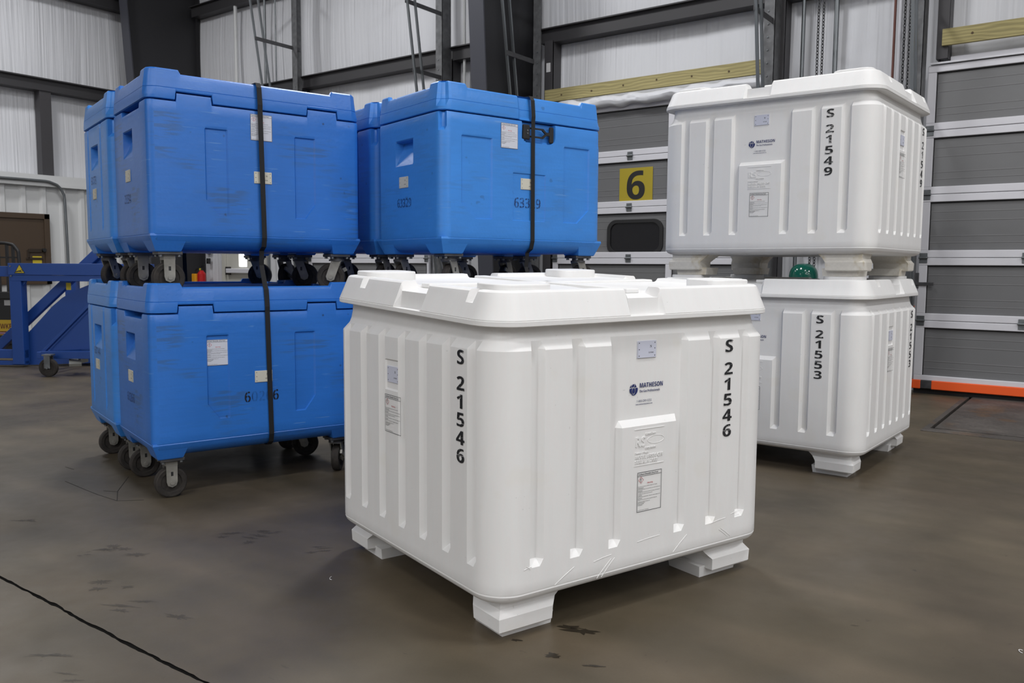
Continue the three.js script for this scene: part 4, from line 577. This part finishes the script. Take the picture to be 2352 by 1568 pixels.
// ---------------------------------------------------------------- blue dumper cart and black stacker at the left wall (local axes: x along the picture plane)
const loc = (x, z) => { const c = Math.cos(CAM_YAW), s = Math.sin(CAM_YAW); return [x * c + z * s, 0, -x * s + z * c]; };
{
  const ox = -5.3, oz = -9.5, t = thing('dumper_cart', 'blue steel box dumper with curved chute on casters by the left wall', 'dumper', loc(ox, oz), CAM_YAW);
  const X = (px, d) => (px - 1176) / 1916.4 * d - ox, Y = (py, d) => EYE - (py - 613) * d / 1916.4, B = M.dumper, D = M.dumper;
  const d0 = 9.65, z0 = -d0 - oz;
  part(t, 'post', box(X(22, d0), X(49, d0), 0.03, 1.2, z0 - 0.12, z0, 0.006), B); part(t, 'post', box(X(22, d0), X(49, d0), 0.03, 1.2, z0 - 1.32, z0 - 1.2, 0.006), B);
  part(t, 'top_beam', [box(X(22, d0), 0.62, 1.07, 1.205, z0 - 0.1, z0 + 0.012, 0.004), box(X(26, d0), 0.62, 1.0, 1.068, z0 - 0.1, z0 + 0.002, 0.004)], B); part(t, 'top_beam', box(X(22, d0), 0.62, 1.0, 1.205, z0 - 1.3, z0 - 1.22, 0.004), B);
  part(t, 'side_beam', box(X(-40, d0), X(22, d0), 1.05, 1.17, z0 - 0.1, z0 - 0.02, 0.004), B);
  part(t, 'gusset', extr([[X(49, d0), 1.0], [X(58, d0), 1.0], [X(49, d0), 0.94]], 0.02).translate(0, 0, z0 - 0.06), B);
  const d1 = 9.9, z1 = -d1 - oz; part(t, 'diagonal_arm', bar([X(-20, d1), Y(815, d1), z1], [X(228, d1), Y(588, d1), z1], 0.07, 0.11, 0.008), B, 'long diagonal lifting arm');
  part(t, 'upper_plate', extr([[X(206, d1), Y(592, d1)], [X(250, d1), Y(590, d1)], [X(250, d1), Y(640, d1)], [X(206, d1), Y(640, d1)]], 0.03).translate(0, 0, z1 - 0.07), D);
  // curved chute: two side plates and a bent sheet between them
  const d2 = 9.8, z2 = -d2 - oz, c = [[48, 785], [70, 764], [95, 738], [120, 711], [145, 690], [175, 673], [215, 657], [262, 645]].map(([a, b]) => [X(a, d2), Y(b, d2)]);
  const side = [...c, [X(262, d2), Y(838, d2)], [X(48, d2), Y(846, d2)]];
  part(t, 'chute_side', extr(side, 0.02).translate(0, 0, z2), D); part(t, 'chute_side', extr(side, 0.02).translate(0, 0, z2 - 1.1), D);
  part(t, 'chute_sheet', c.slice(0, -1).map((p, i) => { const q = c[i + 1], g = extr([p, q, [q[0], q[1] - 0.02], [p[0], p[1] - 0.02]], 1.1); g.translate(0, 0, z2 - 1.09); return g; }), D);
  const d3 = 9.0, z3 = -d3 - oz; part(t, 'brace_edge', bar([X(97, d3), Y(813, d3), z3], [X(228, d3), Y(684, d3), z3], 0.05, 0.03, 0.004), B);
  part(t, 'brace_web', extr([[X(104, d3), Y(814, d3)], [X(235, d3), Y(685, d3)], [X(235, d3), Y(806, d3)]], 0.012).translate(0, 0, z3 - 0.04), D);
  part(t, 'base_rail', box(X(94, d3), 1.12, Y(830, d3), Y(813, d3), z3 - 0.02, z3 + 0.05, 0.004), B); part(t, 'base_rail', box(X(84, d3), X(94, d3), Y(830, d3), Y(815, d3), z3 - 1.3, z3 + 0.05, 0.004), B);
  part(t, 'base_bar', box(X(-30, d0), X(49, d0), 0.1, 0.2, z0 - 0.1, z0 - 0.02, 0.005), B); part(t, 'base_bar', box(X(-30, d0), X(49, d0), 0.02, 0.07, z0 - 0.1, z0 - 0.02, 0.005), B); part(t, 'base_bar', box(X(49, d0), X(95, d0), 0.06, 0.17, z0 - 0.5, z0 - 0.46), B);
  part(t, 'fork_pocket', [bar([X(145, d3), 0.20, z3 - 0.2], [X(178, d3), 0.12, z3 + 0.1], 0.12, 0.03), box(X(172, d3), 0.6, 0.12, 0.19, z3 - 0.2, z3 - 0.02)], std(lin(0.22, 0.22, 0.2), 0.5, 0.3), 'bare steel fork pocket');
  for (const [x, z] of [[X(105, 8.85), -8.85 - oz], [1.0, -8.85 - oz], [X(105, 8.85), -10.4 - oz], [1.0, -10.4 - oz]]) { const k = new THREE.Group(); k.name = 'caster'; k.position.set(x, 0, z); t.add(k); part(k, 'wheel', wheelGeo(0.098, 0.05).clone().translate(0, 0.098, 0), M.tyre); part(k, 'fork', [box(-0.032, 0.032, 0.09, 0.235, 0.03, 0.036, 0.002), box(-0.032, 0.032, 0.09, 0.235, -0.036, -0.03, 0.002), box(-0.05, 0.05, 0.225, 0.24, -0.045, 0.045, 0.002), cyl(0.014, 0.085, [0, 0.098, 0], 'z', 10)], M.galv); }
  const tri = (s, z, h) => { const g = extr([[-s, 0], [s, 0], [0, s * 1.68]], h); g.translate(X(49, d0), 1.088, z0 + z); return g; };
  part(t, 'warning_triangle', tri(0.063, 0.012, 0.002), M.black, 'black edged warning triangle'); const yt = extr([[-0.051, 0], [0.051, 0], [0, 0.088]], 0.001); yt.translate(X(49, d0), 1.0955, z0 + 0.0142); part(t, 'warning_face', yt, M.yellow, 'yellow triangle face');
  part(t, 'hand_symbol', [bar([X(40, d0), 1.105, z0 + 0.0157], [X(49, d0), 1.116, z0 + 0.0157], 0.001, 0.012), bar([X(48, d0), 1.116, z0 + 0.0157], [X(53, d0), 1.112, z0 + 0.0157], 0.001, 0.016), (() => { const g = new THREE.TorusGeometry(0.012, 0.003, 6, 14); g.translate(X(54, d0), 1.118, z0 + 0.015); return g; })()], M.black, 'black crushing hand symbol');
  part(t, 'bolt', [[28, 619], [29, 641]].map(([a, b]) => cyl(0.009, 0.01, [X(a, d0), Y(b, d0), z0 + 0.015], 'z', 10)), M.galv);
  part(t, 'danger_sticker', box(X(157, d1), X(168, d1), Y(672, d1), Y(656, d1), z1 + 0.04, z1 + 0.043), M.yellow, 'yellow sticker');
}
{
  const d = 10.9, ox = -6.6, oz = -11.1, t = thing('pallet_stacker', 'black walkie stacker with a yellow battery label behind the blue dumper', 'forklift', loc(ox, oz), CAM_YAW), X = px => (px - 1176) / 1916.4 * d - ox, Y = py => EYE - (py - 613) * d / 1916.4, z = -d - oz;
  part(t, 'battery_case', box(X(-75), X(26), 0.14, Y(686), z - 0.17, z - 0.03, 0.015), M.black); part(t, 'top_rail', box(X(-75), X(27), Y(694), Y(678), z - 0.17, z - 0.01, 0.008), M.black);
  part(t, 'load_guard', tube([[X(-75), Y(565), z - 0.1], [X(5), Y(566), z - 0.1], [X(25), Y(570), z - 0.1], [X(36), Y(585), z - 0.1], [X(38), Y(620), z - 0.1], [X(38), Y(685), z - 0.1]], 0.022, 10, 60), M.black); for (const px of [-50, -30, -10, 10, 24]) part(t, 'guard_bar', bar([X(px), Y(690), z - 0.1], [X(px), Y(568), z - 0.1], 0.03, 0.03), M.black); part(t, 'guard_crossbar', bar([X(-75), Y(599), z - 0.1], [X(38), Y(599), z - 0.1], 0.02, 0.02), M.black);
  part(t, 'label_holder', box(X(6), X(34), Y(709), Y(697), z - 0.032, z - 0.026), std(lin(0.35, 0.35, 0.35), 0.5));
  const lab = canvasTex(420, 260, (g, w, h) => { g.fillStyle = '#b3952a'; g.fillRect(0, 0, w, h); g.fillStyle = '#4a1018'; g.font = 'bold 118px sans-serif'; g.fillText('HAWKER', 20, 150, 380); g.fillRect(0, 196, w, 18); g.fillStyle = '#a8898f'; g.fillRect(0, 214, w, 20); g.fillStyle = '#5a1a3a'; g.fillRect(0, 234, w, 14); });
  decal(t, 'battery_label', 0.33, 0.2, lab, [X(3), Y(760), z - 0.028], 0, { label: 'yellow battery label with dark red lettering' });
  for (const x of [X(-60), X(20)]) part(t, 'wheel', wheelGeo(0.11, 0.07).clone().translate(x, 0.11, z - 0.2), M.tyre); part(t, 'skirt', box(X(-75), X(20), 0.06, 0.16, z - 0.19, z - 0.1), M.black); part(t, 'drive_housing', box(X(-75), X(-45), 0.1, 0.7, z - 0.85, z - 0.16, 0.03), M.black);
}
// curls of white plastic on the floor
{ const W = std(lin(0.7, 0.7, 0.7), 0.6); for (const [x, z, a] of [[-0.83, -2.02, 0.3], [-0.98, -1.55, 1.2], [-0.55, -2.4, 2.0], [-2.4, -2.1, 0.8], [-0.2, -3.0, 1.6]]) { const pts = []; for (let i = 0; i < 7; i++) pts.push([0.012 * Math.cos(a + i * 0.5), 0.002 + 0.0006 * i, 0.009 * Math.sin(a + i * 0.7)]); const m = part(scene, numbered('plastic_shaving'), tube(pts, 0.0011, 5, 16), W); m.position.set(x, 0, z); tag(m, 'tiny white plastic shaving on the concrete floor', 'shaving', 'plastic shavings on the floor'); } }

scene.traverse(o => { if (o.isMesh && o.name !== 'diffuser') { o.castShadow = o.castShadow !== false; o.receiveShadow = true; } });
renderer.render(scene, camera);
